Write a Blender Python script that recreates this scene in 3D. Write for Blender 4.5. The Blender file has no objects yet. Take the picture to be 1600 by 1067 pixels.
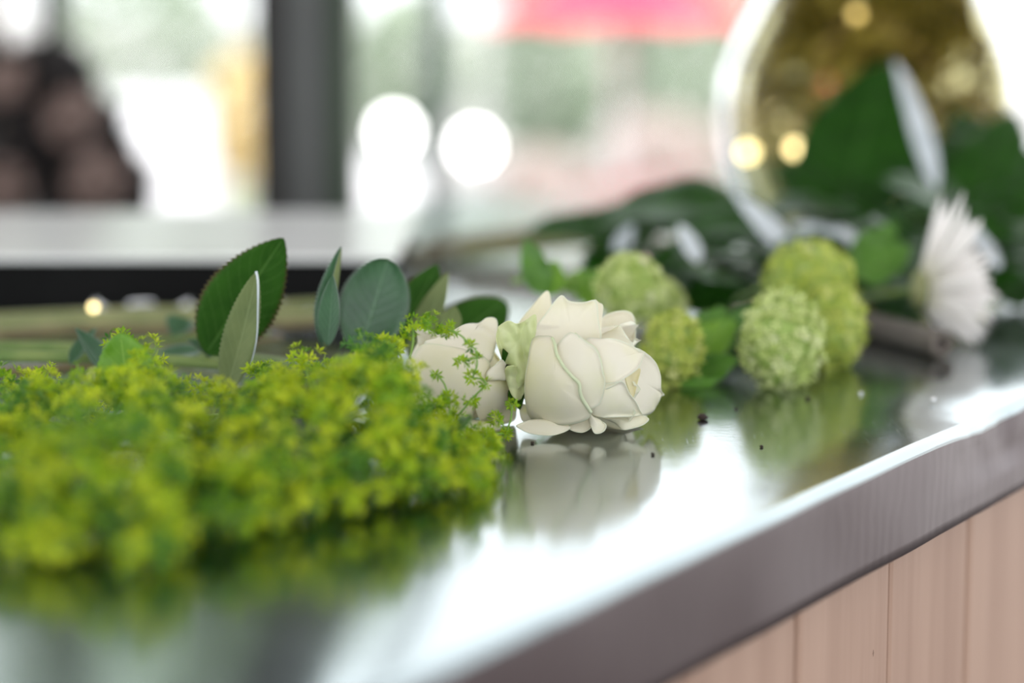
import bpy, math, random
from math import sin, cos, pi, tan, atan, sqrt, radians
from mathutils import Vector, Matrix, noise

# ------------------------------------------------------------------ camera
SC = bpy.context.scene
COL = SC.collection
F = 85.0 / 36.0 * 1600.0            # focal length in pixels of the 1600 x 1067 frame
CAM_H = 0.203                       # lens height above the counter top (z = 0)
PITCH = atan(533.5 / F)
cam_d = bpy.data.cameras.new('camera')
cam = bpy.data.objects.new('camera', cam_d); COL.objects.link(cam)
cam.location = (0, 0, CAM_H)
cam.rotation_euler = (pi / 2 - PITCH, 0, 0)
cam_d.lens = 85.0; cam_d.sensor_width = 36.0; cam_d.sensor_fit = 'HORIZONTAL'
cam_d.clip_start = 0.02; cam_d.clip_end = 300
cam_d.dof.use_dof = True
cam_d.dof.focus_distance = 1.118 * cos(PITCH) + 0.17 * sin(PITCH)
cam_d.dof.aperture_fstop = 2.5
cam_d.dof.aperture_blades = 9
SC.camera = cam

# ------------------------------------------------------------------ world, sun, exposure
W = bpy.data.worlds.new('sky'); SC.world = W; W.use_nodes = True
wn = W.node_tree.nodes; wl = W.node_tree.links
bg = wn['Background']
bg.inputs['Color'].default_value = (0.93, 0.97, 1.0, 1)
bg.inputs['Strength'].default_value = 2.2
sun_d = bpy.data.lights.new('sun', 'SUN'); sun_d.energy = 5.5; sun_d.angle = radians(4); sun_d.color = (1, .95, .87)
sun = bpy.data.objects.new('sun', sun_d); COL.objects.link(sun)
sun.location = (3, -6, 8)
sun.rotation_euler = Vector((-0.40, 0.62, -1.0)).to_track_quat('-Z', 'Y').to_euler()
SC.view_settings.view_transform = 'Standard'
SC.view_settings.look = 'None'
SC.view_settings.gamma = 1.0
SC.view_settings.use_curve_mapping = False
SC.view_settings.exposure = 0.22

# ------------------------------------------------------------------ helpers
rnd = random.Random(7)
def P(x, y, d):
    """photo pixel + horizontal distance -> point of the place"""
    cx = (x - 800) / F; cy = -(y - 533.5) / F
    fy = cos(PITCH) + cy * sin(PITCH); fz = -sin(PITCH) + cy * cos(PITCH)
    k = d / fy
    return Vector((cx * k, d, CAM_H + fz * k))
def G(x, y, z=0.0):
    """photo pixel -> point on the level z"""
    cx = (x - 800) / F; cy = -(y - 533.5) / F
    fy = cos(PITCH) + cy * sin(PITCH); fz = -sin(PITCH) + cy * cos(PITCH)
    k = (z - CAM_H) / fz
    return Vector((cx * k, fy * k, z))

def mk(name, verts, faces, mats, parent=None, uv=None, col=None, smooth=True, midx=None):
    me = bpy.data.meshes.new(name)
    off = Vector(parent['_o']) if parent is not None and '_o' in parent else Vector((0, 0, 0))
    me.from_pydata([tuple(Vector(v) - off) for v in verts], [], faces)
    if not isinstance(mats, (list, tuple)): mats = [mats]
    for m in mats: me.materials.append(m)
    if smooth: me.polygons.foreach_set('use_smooth', [True] * len(me.polygons))
    if midx: me.polygons.foreach_set('material_index', midx)
    if uv:
        lay = me.uv_layers.new(name='UVMap')
        li = [0] * len(me.loops); me.loops.foreach_get('vertex_index', li)
        lay.data.foreach_set('uv', [c for i in li for c in uv[i]])
    if col:
        at = me.color_attributes.new('tint', 'FLOAT_COLOR', 'POINT')
        at.data.foreach_set('color', [c for v in col for c in (v, v, v, 1.0)])
    me.update()
    o = bpy.data.objects.new(name, me); COL.objects.link(o)
    if parent is not None: o.parent = parent
    return o
def tag(o, label, cat, group=None):
    o['label'] = label; o['category'] = cat
    if group: o['group'] = group
    return o
def thing(name, loc, label, cat, group=None):
    o = bpy.data.objects.new(name, None); COL.objects.link(o)
    o.empty_display_size = 0.02
    o.location = loc; o['_o'] = tuple(loc)
    return tag(o, label, cat, group)
def struct(o):
    o['kind'] = 'structure'; return o
def bevel(o, w, seg=2):
    m = o.modifiers.new('bevel', 'BEVEL'); m.width = w; m.segments = seg; m.limit_method = 'ANGLE'
    return o
def box_vf(x0, x1, y0, y1, z0, z1):
    v = [(x, y, z) for x in (x0, x1) for y in (y0, y1) for z in (z0, z1)]
    return v, [(0, 1, 3, 2), (4, 6, 7, 5), (0, 4, 5, 1), (2, 3, 7, 6), (0, 2, 6, 4), (1, 5, 7, 3)]
def box(name, x0, x1, y0, y1, z0, z1, mat, parent=None, bw=0.0):
    v, f = box_vf(x0, x1, y0, y1, z0, z1)
    o = mk(name, v, f, mat, parent, smooth=False)
    if bw: bevel(o, bw)
    return o
def spline(pts, n, closed=False):
    """Catmull-Rom through points (any dimension), n samples in all"""
    pts = [Vector(p) for p in pts]; m = len(pts); out = []
    segs = m if closed else m - 1
    for i in range(n):
        t = i / n * segs if closed else i / (n - 1) * segs
        k = min(int(t), segs - 1); t -= k
        if closed: a, b, c, d = (pts[(k + j - 1) % m] for j in range(4))
        else: a, b, c, d = (pts[min(max(k + j - 1, 0), m - 1)] for j in range(4))
        out.append(0.5 * ((2 * b) + (c - a) * t + (2 * a - 5 * b + 4 * c - d) * t * t + (3 * b - a - 3 * c + d) * t ** 3))
    return out
class MB:
    def __init__(s): s.v = []; s.f = []; s.uv = []; s.c = []; s.mi = []
    def add(s, v, f, uv=None, c=0.5, mi=0):
        b = len(s.v); s.v += [Vector(p) for p in v]; s.f += [tuple(i + b for i in q) for q in f]
        s.uv += uv if uv else [(0.5, 0.5)] * len(v); s.c += [c] * len(v); s.mi += [mi] * len(f)
    def tube(s, pts, r0, r1=None, n=7, samples=None, c=0.5, cap=True):
        if samples: pts = spline(pts, samples)
        pts = [Vector(p) for p in pts]; r1 = r0 if r1 is None else r1
        v = []; f = []; m = len(pts); side = None
        for i, p in enumerate(pts):
            t = (pts[min(i + 1, m - 1)] - pts[max(i - 1, 0)]).normalized()
            if side is None: side = t.cross(Vector((0.13, 0.2, 1))).normalized()
            side = (side - t * side.dot(t)).normalized(); up = t.cross(side)
            r = r0 + (r1 - r0) * i / (m - 1)
            for k in range(n):
                a = 2 * pi * k / n
                v.append(p + side * cos(a) * r + up * sin(a) * r)
        for i in range(m - 1):
            for k in range(n):
                f.append((i * n + k, i * n + (k + 1) % n, (i + 1) * n + (k + 1) % n, (i + 1) * n + k))
        if cap: f.append(tuple(range(n))[::-1]); f.append(tuple((m - 1) * n + k for k in range(n)))
        s.add(v, f, [(k / n, i / m * 8) for i in range(m) for k in range(n)], c)
    def ball(s, c, r, nu=10, nv=7, col=0.5):
        c = Vector(c); r = Vector(r) if not isinstance(r, (int, float)) else Vector((r, r, r))
        v = []; f = []
        for j in range(nv + 1):
            th = pi * j / nv
            for i in range(nu):
                a = 2 * pi * i / nu
                v.append(c + Vector((r.x * sin(th) * cos(a), r.y * sin(th) * sin(a), r.z * cos(th))))
        for j in range(nv):
            for i in range(nu):
                f.append((j * nu + i, (j + 1) * nu + i, (j + 1) * nu + (i + 1) % nu, j * nu + (i + 1) % nu))
        s.add(v, f, None, col)
    def build(s, name, mats, parent=None, smooth=True):
        return mk(name, s.v, s.f, mats, parent, s.uv, s.c, smooth, s.mi if any(s.mi) else None)
def lathe(prof, c, n=48):
    v = []; f = []; m = len(prof)
    for r, z in prof:
        for k in range(n):
            a = 2 * pi * k / n; v.append(Vector(c) + Vector((r * cos(a), r * sin(a), z)))
    for i in range(m - 1):
        for k in range(n):
            f.append((i * n + k, i * n + (k + 1) % n, (i + 1) * n + (k + 1) % n, (i + 1) * n + k))
    return v, f

# ------------------------------------------------------------------ materials
class NT:
    def __init__(s, name):
        s.m = bpy.data.materials.new(name); s.m.use_nodes = True
        s.n = s.m.node_tree.nodes; s.l = s.m.node_tree.links
        s.b = s.n['Principled BSDF']; s.out = s.n['Material Output']
    def node(s, t, **kw):
        n = s.n.new(t)
        for k, v in kw.items():
            if k in n.inputs: n.inputs[k].default_value = v
            else: setattr(n, k, v)
        return n
    def link(s, a, b): s.l.new(a, b)
    def ramp(s, fac, stops):
        r = s.node('ShaderNodeValToRGB'); e = r.color_ramp.elements
        while len(e) < len(stops): e.new(0.5)
        for q, (p, c) in zip(e, stops): q.position = p; q.color = (*c, 1)
        s.link(fac, r.inputs['Fac']); return r.outputs['Color']
    def mix(s, fac, a, b, mode='MIX'):
        n = s.node('ShaderNodeMix', data_type='RGBA', blend_type=mode)
        for sock, val in ((n.inputs[0], fac), (n.inputs[6], a), (n.inputs[7], b)):
            if hasattr(val, 'is_linked'): s.link(val, sock)
            elif isinstance(val, (int, float)): sock.default_value = val
            else: sock.default_value = (*val, 1)
        return n.outputs[2]
    def math(s, op, a, b=0.0):
        n = s.node('ShaderNodeMath', operation=op)
        for sock, val in ((n.inputs[0], a), (n.inputs[1], b)):
            if hasattr(val, 'is_linked'): s.link(val, sock)
            else: sock.default_value = val
        return n.outputs[0]
    def coord(s, out='Object', scale=None):
        t = s.node('ShaderNodeTexCoord').outputs[out]
        if scale:
            mp = s.node('ShaderNodeMapping'); mp.inputs['Scale'].default_value = scale
            s.link(t, mp.inputs['Vector']); return mp.outputs['Vector']
        return t
    def noise(s, vec, scale, detail=3, rough=.5):
        n = s.node('ShaderNodeTexNoise', Scale=scale, Detail=detail, Roughness=rough); s.link(vec, n.inputs['Vector']); return n.outputs['Fac']
    def bump(s, h, strength, dist):
        b = s.node('ShaderNodeBump', Strength=strength, Distance=dist); s.link(h, b.inputs['Height'])
        s.link(b.outputs['Normal'], s.b.inputs['Normal']); return b
    def set(s, **kw):
        for k, v in kw.items():
            k = k.replace('_', ' ')
            if hasattr(v, 'is_linked'): s.link(v, s.b.inputs[k])
            else: s.b.inputs[k].default_value = (*v, 1) if isinstance(v, tuple) and len(v) == 3 else v
    def translucent(s, color, w):
        t = s.node('ShaderNodeBsdfTranslucent'); mx = s.node('ShaderNodeMixShader'); mx.inputs[0].default_value = w
        if hasattr(color, 'is_linked'): s.link(color, t.inputs['Color'])
        else: t.inputs['Color'].default_value = (*color, 1)
        s.link(s.b.outputs[0], mx.inputs[1]); s.link(t.outputs[0], mx.inputs[2]); s.link(mx.outputs[0], s.out.inputs['Surface'])

def noisy(name, c1, c2, scale=40, rough=.6, bump=0.0, stretch=None, **kw):
    t = NT(name); f = t.noise(t.coord('Object', stretch), scale)
    t.set(Base_Color=t.ramp(f, [(.3, c1), (.7, c2)]), Roughness=rough, **kw)
    if bump: t.bump(f, bump, 0.002)
    return t.m

def metal_mat():
    t = NT('zinc_sheet'); co = t.coord()
    n1 = t.noise(co, 22, 4); n2 = t.noise(co, 260, 3); fine = t.noise(t.coord('Object', (1, 1, 1)), 9, 2)
    sc = t.node('ShaderNodeTexNoise', Scale=60, Detail=4)
    mp = t.node('ShaderNodeMapping'); mp.inputs['Scale'].default_value = (14, .8, 14); mp.inputs['Rotation'].default_value = (0, 0, .6)
    t.link(t.node('ShaderNodeTexCoord').outputs['Object'], mp.inputs['Vector']); t.link(mp.outputs['Vector'], sc.inputs['Vector'])
    scr = t.ramp(sc.outputs['Fac'], [(.62, (0, 0, 0)), (.72, (1, 1, 1))])
    col = t.mix(t.math('MULTIPLY', n1, .6), (.35, .40, .41), (.26, .30, .31))
    t.set(Base_Color=col, Metallic=1.0)
    r = t.math('ADD', t.math('MULTIPLY', fine, .10), .085)
    r = t.math('ADD', r, t.math('MULTIPLY', scr, .09))
    t.set(Roughness=r)
    h = t.math('ADD', t.math('MULTIPLY', n2, .25), t.math('MULTIPLY', n1, 1.2))
    t.bump(h, .10, .0012)
    return t.m
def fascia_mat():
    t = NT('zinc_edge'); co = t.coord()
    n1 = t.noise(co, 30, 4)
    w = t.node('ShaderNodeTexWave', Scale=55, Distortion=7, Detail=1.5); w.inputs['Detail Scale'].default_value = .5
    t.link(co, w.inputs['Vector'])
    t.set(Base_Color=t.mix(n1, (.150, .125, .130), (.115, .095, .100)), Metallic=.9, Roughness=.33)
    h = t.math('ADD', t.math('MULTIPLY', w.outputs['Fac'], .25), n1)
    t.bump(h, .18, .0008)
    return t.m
def wood_mat(name, a, b, axis_scale=(28, 28, 1.6), rough=.55):
    t = NT(name); co = t.coord('Object', axis_scale)
    oi = t.node('ShaderNodeObjectInfo').outputs['Random']
    va = t.node('ShaderNodeVectorMath', operation='ADD'); t.link(co, va.inputs[0]); t.link(oi, va.inputs[1])
    n1 = t.noise(va.outputs[0], 1.4, 5, .6); n2 = t.noise(va.outputs[0], 6, 3)
    c = t.ramp(n1, [(.28, b), (.62, a)])
    c = t.mix(t.math('MULTIPLY', n2, .35), c, b)
    c = t.mix(.25, c, t.ramp(oi, [(0, b), (1, a)]))
    t.set(Base_Color=c, Roughness=rough); t.bump(n2, .15, .001)
    return t.m
def petal_mat(name, tint_rim, body, base, transl=.33):
    t = NT(name); uv = t.coord('UV'); sp = t.node('ShaderNodeSeparateXYZ'); t.link(uv, sp.inputs[0])
    n = t.noise(t.coord('Object', (1, 1, 1)), 130, 4); big = t.noise(t.coord(), 55, 2)
    # uv.x : 0 centre -> 1 rim ; uv.y : 0 claw -> 1 tip of the petal
    c = t.mix(t.ramp(sp.outputs['Y'], [(0, (1, 1, 1)), (.38, (0, 0, 0))]), body, base)
    c = t.mix(t.math('MULTIPLY', t.ramp(big, [(.45, (0, 0, 0)), (.75, (1, 1, 1))]), .35), c, base)
    c = t.mix(t.ramp(sp.outputs['X'], [(.95, (0, 0, 0)), (.985, (1, 1, 1))]), c, tint_rim)
    t.set(Base_Color=c, Roughness=.5); t.b.inputs['Specular IOR Level'].default_value = .25
    t.bump(n, .10, .0015); t.translucent(c, transl)
    return t.m
def leaf_mat(name, dark, light, vein, rough=.33, transl=.12, nv=9, spec=.5, edge=None):
    t = NT(name); uv = t.coord('UV'); sp = t.node('ShaderNodeSeparateXYZ'); t.link(uv, sp.inputs[0])
    au = t.math('ABSOLUTE', t.math('SUBTRACT', sp.outputs['X'], .5))
    ph = t.math('MULTIPLY', t.math('SUBTRACT', sp.outputs['Y'], t.math('MULTIPLY', au, .55)), nv * 2 * pi)
    s = t.math('SINE', ph)
    lat = t.ramp(s, [(.90, (0, 0, 0)), (.99, (1, 1, 1))])
    mid = t.ramp(au, [(.012, (1, 1, 1)), (.03, (0, 0, 0))])
    n = t.noise(t.coord(), 70, 4)
    c = t.ramp(n, [(.3, dark), (.7, light)])
    c = t.mix(t.math('MULTIPLY', lat, .28), c, vein); c = t.mix(t.math('MULTIPLY', mid, .7), c, vein)
    if edge: c = t.mix(t.ramp(au, [(.455, (0, 0, 0)), (.49, (1, 1, 1))]), c, edge)
    t.set(Base_Color=c, Roughness=rough); t.b.inputs['Specular IOR Level'].default_value = spec
    h = t.math('SUBTRACT', t.math('MULTIPLY', n, .25), t.math('ADD', lat, mid))
    t.bump(h, .35, .0006)
    if transl: t.translucent(c, transl)
    return t.m
def tint_mat(name, stops, rough=.6, transl=.25):
    t = NT(name); a = t.node('ShaderNodeAttribute', attribute_name='tint')
    c = t.ramp(a.outputs['Fac'], stops); t.set(Base_Color=c, Roughness=rough)
    t.b.inputs['Specular IOR Level'].default_value = .3
    if transl: t.translucent(c, transl)
    return t.m
def emit_mat(name, c, s):
    t = NT(name); t.set(Base_Color=c, Emission_Color=c, Emission_Strength=s); return t.m

M = {}
M['zinc'] = metal_mat(); M['zinc_edge'] = fascia_mat()
M['plank'] = wood_mat('pine_plank', (.45, .305, .23), (.32, .20, .145))
M['carcass'] = noisy('dark_board', (.06, .045, .04), (.09, .07, .06), 20)
M['petal'] = petal_mat('white_rose_petal', (.86, .88, .74), (.92, .885, .775), (.84, .84, .50))
M['petal2'] = petal_mat('cream_rose_petal', (.86, .87, .70), (.92, .875, .735), (.84, .82, .48))
M['guard'] = petal_mat('greenish_guard_petal', (.78, .82, .50), (.78, .82, .52), (.60, .70, .26), .3)
M['lip'] = petal_mat('pale_green_lip', (.70, .78, .52), (.76, .82, .60), (.72, .8, .5))
M['core'] = petal_mat('yellow_inner_petal', (.86, .82, .52), (.88, .82, .55), (.84, .70, .30))
M['rose_leaf'] = leaf_mat('rose_leaf_top', (.022, .080, .008), (.036, .120, .012), (.09, .20, .04), .55, .18, 9, .12, (.10, .07, .03))
M['rose_leaf_blue'] = leaf_mat('rose_leaf_glossy', (.03, .095, .04), (.05, .14, .06), (.11, .22, .12), .32, .10, 9, .5, (.12, .17, .13))
M['rose_under'] = leaf_mat('rose_leaf_underside', (.15, .20, .075), (.21, .26, .10), (.26, .32, .14), .6, .15, 9, .3)
M['dark_leaf'] = leaf_mat('glossy_dark_leaf', (.008, .038, .004), (.018, .080, .006), (.04, .12, .02), .30, .06, 8, .16)
M['dark_under'] = leaf_mat('dark_leaf_underside', (.07, .14, .05), (.10, .18, .06), (.14, .22, .09), .5, .1, 8)
M['mid_leaf'] = leaf_mat('mid_green_leaf', (.07, .20, .02), (.12, .30, .035), (.2, .38, .08), .4, .25, 7)
M['lime_leaf'] = leaf_mat('lime_leaf', (.14, .34, .02), (.24, .47, .04), (.30, .52, .08), .45, .3, 6)
M['silver_edge_and_highlight'] = leaf_mat('silver_edge_and_highlight', (.55, .62, .66), (.74, .80, .85), (.6, .66, .66), .3, .1, 6)  # pale blue-white: painted leaf highlights, plus a rose leaf's silver edge
M['stem'] = noisy('green_stem', (.10, .19, .035), (.20, .27, .07), 60, .5, stretch=(1, 1, 1))
M['stem_brown'] = noisy('brown_stem', (.10, .075, .035), (.20, .16, .07), 45, .6)
M['stem_olive'] = noisy('olive_stem', (.16, .20, .06), (.28, .29, .12), 45, .5)
M['sprig_stem'] = noisy('sprig_stem', (.16, .32, .04), (.26, .44, .08), 60, .5)
M['mantle'] = tint_mat('lime_tiny_flower', [(0, (.06, .20, .03)), (.3, (.20, .40, .015)), (.65, (.40, .56, .012)), (1, (.60, .69, .03))], .55, .3)
M['vib'] = tint_mat('snowball_floret', [(0, (.30, .42, .08)), (.35, (.52, .62, .20)), (.75, (.70, .77, .37)), (1, (.80, .82, .52))], .6, .25)
M['vib_y'] = tint_mat('snowball_floret_yellow', [(0, (.25, .36, .04)), (.35, (.44, .53, .08)), (.75, (.62, .67, .18)), (1, (.76, .76, .34))], .6, .25)
M['vib_core'] = noisy('snowball_core', (.28, .40, .09), (.38, .50, .14), 90, .7)
M['mum'] = tint_mat('white_mum_petal', [(0, (.80, .78, .62)), (.5, (.90, .87, .84)), (1, (.93, .90, .88))], .5, .3)
M['mum_base'] = noisy('mum_calyx', (.16, .20, .07), (.26, .27, .12), 80)
M['pink'] = noisy('pink_petal', (.80, .25, .45), (.86, .36, .55), 50, .5)

# ------------------------------------------------------------------ setting: kiosk shell and ground
ED = radians(29.6)
U = Vector((sin(ED), cos(ED), 0)); N = Vector((cos(ED), -sin(ED), 0))     # along the counter / out of its front
def C(s, n, z): return U * s + N * n + Vector((0, 0, z))
NF, NB = -0.378, -1.30           # front and back edge of the counter top
FLOOR = -0.98
M['floor'] = noisy('brown_floor', (.075, .052, .046), (.105, .076, .068), 6, .6)
M['pave'] = noisy('pale_paving', (.30, .285, .285), (.38, .37, .37), 1.5, .8)
M['ceil'] = noisy('painted_ceiling', (.80, .77, .72), (.84, .81, .77), 4, .7)
struct(box('floor', -14, 14, -14, 3.4, FLOOR - .1, FLOOR, M['floor']))
o = mk('ground', [(-150, 3.4, FLOOR - .03), (150, 3.4, FLOOR - .03), (150, 250, FLOOR - .03), (-150, 250, FLOOR - .03)], [(0, 1, 2, 3)], M['pave'], smooth=False); struct(o)
struct(box('ceiling', -3.2, 3.2, -1.1, 2.75, 1.75, 1.85, M['ceil']))

# ------------------------------------------------------------------ the counter
def s_at(px, py, n):
    o = Vector((0, 0, CAM_H)); d = P(px, py, 1.0) - o
    t = n / d.dot(N); return (o + d * t).dot(U)
def worktop():
    R = .0052; H = .048
    prof = [(NB, -.03), (NB, -.004), (NB + .004, 0)]
    prof += [(NB + .004 + (NF - R - NB - .004) * k / 14, 0) for k in range(1, 15)]
    prof += [(NF - R + R * sin(a), -R + R * cos(a)) for a in [pi / 2 * k / 7 for k in range(1, 8)]]
    prof += [(NF, -R - (H - R) * k / 8) for k in range(1, 9)]
    prof += [(NF - .002, -H - .001), (NF - .012, -H)]
    S0, S1, NS = -.5, 3.4, 340
    sd = s_at(1555, 648, NF)
    v = []; f = []; mi = []; m = len(prof)
    for i in range(NS + 1):
        s = S0 + (S1 - S0) * i / NS
        for k, (n, z) in enumerate(prof):
            dn = dz = 0.0
            edge = max(0, 1 - abs(n - NF) / .02)
            if n > NF - .03:
                q = noise.noise(Vector((s * 14, 3.1, z * 18)))
                dn = q * .0010 * edge
                g = math.exp(-((s - sd) / .055) ** 2) * edge         # beaten-in corner
                dn -= g * .0055 * (.7 + .6 * noise.noise(Vector((s * 60, 0, z * 60)))) * (1 if z > -.03 else .3)
                dz = -g * .0045 * (1 if z > -.012 else .2)
            elif n > NB + .01:
                dz = noise.noise(Vector((s * 5, n * 5, 0))) * .00025
            v.append(C(s, n + dn, z + dz))
    for i in range(NS):
        for k in range(m - 1):
            f.append((i * m + k, (i + 1) * m + k, (i + 1) * m + k + 1, i * m + k + 1))
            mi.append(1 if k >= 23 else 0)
    for a in (0, NS * m): f.append(tuple(a + k for k in range(m))[::(1 if a == 0 else -1)]); mi.append(1)
    o = mk('worktop', v, f, [M['zinc'], M['zinc_edge']], None, midx=mi)
    return tag(o, 'long grey zinc-clad worktop with rounded dented front edge, flowers lying on it', 'worktop')
worktop()
base = thing('counter_base', C(1.4, -.7, FLOOR), 'counter base under the zinc worktop clad in vertical pale pine planks', 'counter')
def obox(name, s0, s1, n0, n1, z0, z1, mat, parent, bw=0):
    vv, ff = box_vf(s0, s1, n0, n1, z0, z1)
    ff = [q[::-1] for q in ff]
    o = mk(name, [C(*p) for p in vv], ff, mat, parent, smooth=False)
    if bw: bevel(o, bw)
    return o
obox('carcass', -.48, 3.38, NB + .02, NF - .045, FLOOR, -.031, M['carcass'], base)
nP = NF - .020
ss = [s_at(1245, 1000, nP), s_at(1392, 960, nP), s_at(1512, 900, nP)]
pw = (ss[2] - ss[0]) / 2
s0 = ss[0]
while s0 > -.45: s0 -= pw
k = 0
while s0 < 3.3:
    gap = .0035 if abs(s0 - ss[0]) < .01 else .0018
    obox('plank', s0 + gap / 2, s0 + pw - gap / 2, NF - .044, nP + (.0008 if k % 2 else 0), FLOOR + .06, -.0485, M['plank'], base, .003)
    s0 += pw; k += 1
t = NT('knot'); t.set(Base_Color=(.16, .085, .055), Roughness=.6); M['knot'] = t.m
sk = s_at(1362, 1020, nP)
mb = MB(); mb.ball((0, 0, 0), (.0022, .0009, .004), 12, 8)
mk('knot', [C(sk + p.x, nP + p.y, P(1362, 1020, 1.0).z * 0 - .0 + p.z + (CAM_H + (P(1362, 1020, 1.0).z - CAM_H) * (U * sk + N * nP).y)) for p in mb.v], mb.f, M['knot'], base)

# ------------------------------------------------------------------ black case at the back, window posts
M['sill'] = noisy('pale_sill', (.80, .81, .80), (.88, .89, .88), 3, .16)
M['black'] = noisy('black_panel', (.004, .004, .004), (.007, .007, .007), 10, .6)
M['black'].node_tree.nodes['Principled BSDF'].inputs['Specular IOR Level'].default_value = .1
y0, y1, zc = 1.58, 1.925, .0362
sc_ = thing('display_case', (-.29, (y0 + y1) / 2, 0), 'low black case with glossy pale top at back left of the worktop', 'case')
box('top', -.52, -.075, y0, y1, zc - .0035, zc, M['sill'], sc_, .001)
box('body', -.515, -.080, y0 + .003, y1 - .003, 0.0003, zc - .0036, M['black'], sc_, .001)
for k in range(4): box('foot', *[(-.50, -.48), (-.12, -.10), (-.27, -.25), (-.38, -.36)][k], y0 + .03, y0 + .05, 0, .0003, M['black'], sc_)

M['post_dark'] = noisy('post_dark_brown', (.008, .006, .005), (.014, .010, .008), 8, .6)
M['post_grey'] = noisy('post_grey', (.075, .078, .076), (.10, .104, .10), 8, .5)
M['post_green'] = noisy('post_dark_green', (.012, .030, .010), (.022, .045, .015), 8, .5)
M['post_pale'] = noisy('post_grey_green', (.17, .21, .20), (.22, .26, .25), 5, .6)
def xat(px, d): return P(px, 330, d).x
D = 2.36
tr = bpy.data.objects.new('trim_1', None); COL.objects.link(tr); tr.location = (xat(478, D), D, 0); tr['_o'] = tuple(tr.location); struct(tr)
tr['label'] = 'dark window post with grey panel and green edge behind the black case'
box('dark_strip', xat(404, D), xat(442, D), D, D + .09, FLOOR, 1.74, M['post_dark'], tr, .003)
box('grey_panel', xat(442, D), xat(514, D), D + .008, D + .08, FLOOR, 1.74, M['post_grey'], tr, .002)
box('green_strip', xat(514, D), xat(552, D), D, D + .09, FLOOR, 1.74, M['post_green'], tr, .003)
D = 3.0
struct(box('trim_2', xat(72, D), xat(112, D), D, D + .02, FLOOR, 1.74, M['post_green'], None, .002))
D = 3.3
struct(box('trim_3', xat(664, D), xat(698, D), D, D + .04, FLOOR - .02, 1.74, M['post_pale'], None, .003))
struct(box('trim_4', -3.1, -3.0, 2.4, 2.5, FLOOR, 1.74, M['post_dark'], None, .003))
struct(box('trim_5', 3.0, 3.1, 2.4, 2.5, FLOOR, 1.74, M['post_dark'], None, .003))
struct(box('trim_6', 3.0, 3.1, -1.0, -.9, FLOOR, 1.74, M['post_dark'], None, .003))
struct(box('trim_7', -3.1, -3.0, -1.0, -.9, FLOOR, 1.74, M['post_dark'], None, .003))

# ------------------------------------------------------------------ outdoors behind (all far out of focus)
def foliage_mesh(mb, c, rad, n, size, seed):
    r = random.Random(seed)
    for i in range(n):
        while True:
            p = Vector((r.uniform(-1, 1), r.uniform(-1, 1), r.uniform(-1, 1)))
            if .25 < p.length < 1: break
        p = p.normalized() * (p.length ** .4)
        q = Vector(c) + Vector((p.x * rad[0], p.y * rad[1], p.z * rad[2]))
        a = Vector((r.gauss(0, 1), r.gauss(0, 1), r.gauss(0, 1))).normalized(); b = a.orthogonal().normalized(); d = a.cross(b)
        s = size * r.uniform(.6, 1.3)
        mb.add([q - b * s, q + d * s * .5 + a * s * .1, q + b * s, q - d * s * .5 + a * s * .1], [(0, 1, 2, 3)], None, r.random())
M['tree'] = tint_mat('pale_sunlit_foliage', [(0, (.24, .32, .22)), (.5, (.37, .45, .34)), (1, (.52, .58, .48))], .6, .35)
M['trunk'] = noisy('tree_trunk', (.12, .10, .08), (.2, .17, .13), 6)
def tree(x, y, h, rad, seed, label):
    t = thing('tree', (x, y, FLOOR - .03), label, 'tree', 'sunlit trees beyond the paving')
    mb = MB(); mb.tube([(x, y, FLOOR - .03), (x + .08, y, FLOOR + h * .3), (x, y + .05, FLOOR + h * .62)], .13, .06, 9, 8); mb.build('trunk', M['trunk'], t)
    mb = MB(); foliage_mesh(mb, (x, y, FLOOR + h * .62), rad, 3200, .15, seed); o = mb.build('crown', M['tree'], t); o['kind'] = 'stuff'
tree(-4.6, 21, 9.0, (2.6, 2.0, 4.2), 3, 'pale green tree seen blurred at the far left of the window')
tree(-2.6, 25, 9.5, (1.7, 1.3, 4.6), 4, 'pale green tree left of the dark window post')
M['dark_tree'] = tint_mat('dark_evergreen', [(0, (.05, .08, .04)), (1, (.14, .19, .10))], .7, .1)  # evergreens added to darken the worktop's reflection, crowns out of view
for (x, xc, y, lab) in ((-1.20, -1.62, 14.0, 'tall dark tree added to darken the worktop reflection, behind the dark window post'), (-3.15, -3.05, 15.6, 'tall dark tree added to darken the worktop reflection, behind the brown flower mound')):
    t = thing('added_evergreen', (x, y, FLOOR - .03), lab, 'tree', 'tall trees added for the worktop reflection')
    mb = MB(); mb.tube([(x, y, FLOOR - .03), (x, y, .6), (xc, y, 1.6), (xc, y, 4.5)], .05, .03, 8, 12); mb.build('trunk', M['trunk'], t)
    mb = MB()
    for k in range(5): foliage_mesh(mb, (xc, y, 1.5 + .75 * k), (.60 - .07 * k, .5, .6), 330, .10, 90 + k)
    o = mb.build('crown', M['dark_tree'], t); o['kind'] = 'stuff'
tree(1.2, 26, 4.6, (2.6, 2.0, 1.9), 5, 'pale green tree blurred behind the pink parasol')
def shrub(px, y, w, h, seed, label):
    x = (px - 800) / F * y
    t = thing('shrub', (x, y, FLOOR - .03), label, 'shrub', 'pale shrubs beyond the paving')
    mb = MB()
    for k in range(5):
        mb.tube([(x, y, FLOOR - .03), (x + (k - 2) * w * .12, y, FLOOR + h * .4)], .02, .01, 5)
    mb.build('stems', M['trunk'], t)
    mb = MB(); foliage_mesh(mb, (x, y, FLOOR + h * .52), (w / 2, .6, h * .5), 800, .09, seed); o = mb.build('leaves', M['tree'], t); o['kind'] = 'stuff'
shrub(230, 18.6, 1.5, 1.5, 11, 'pale green shrub right of the brown flower mound')
shrub(860, 16.4, .9, 1.35, 12, 'pale green shrub right of the slim grey-green post')
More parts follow.
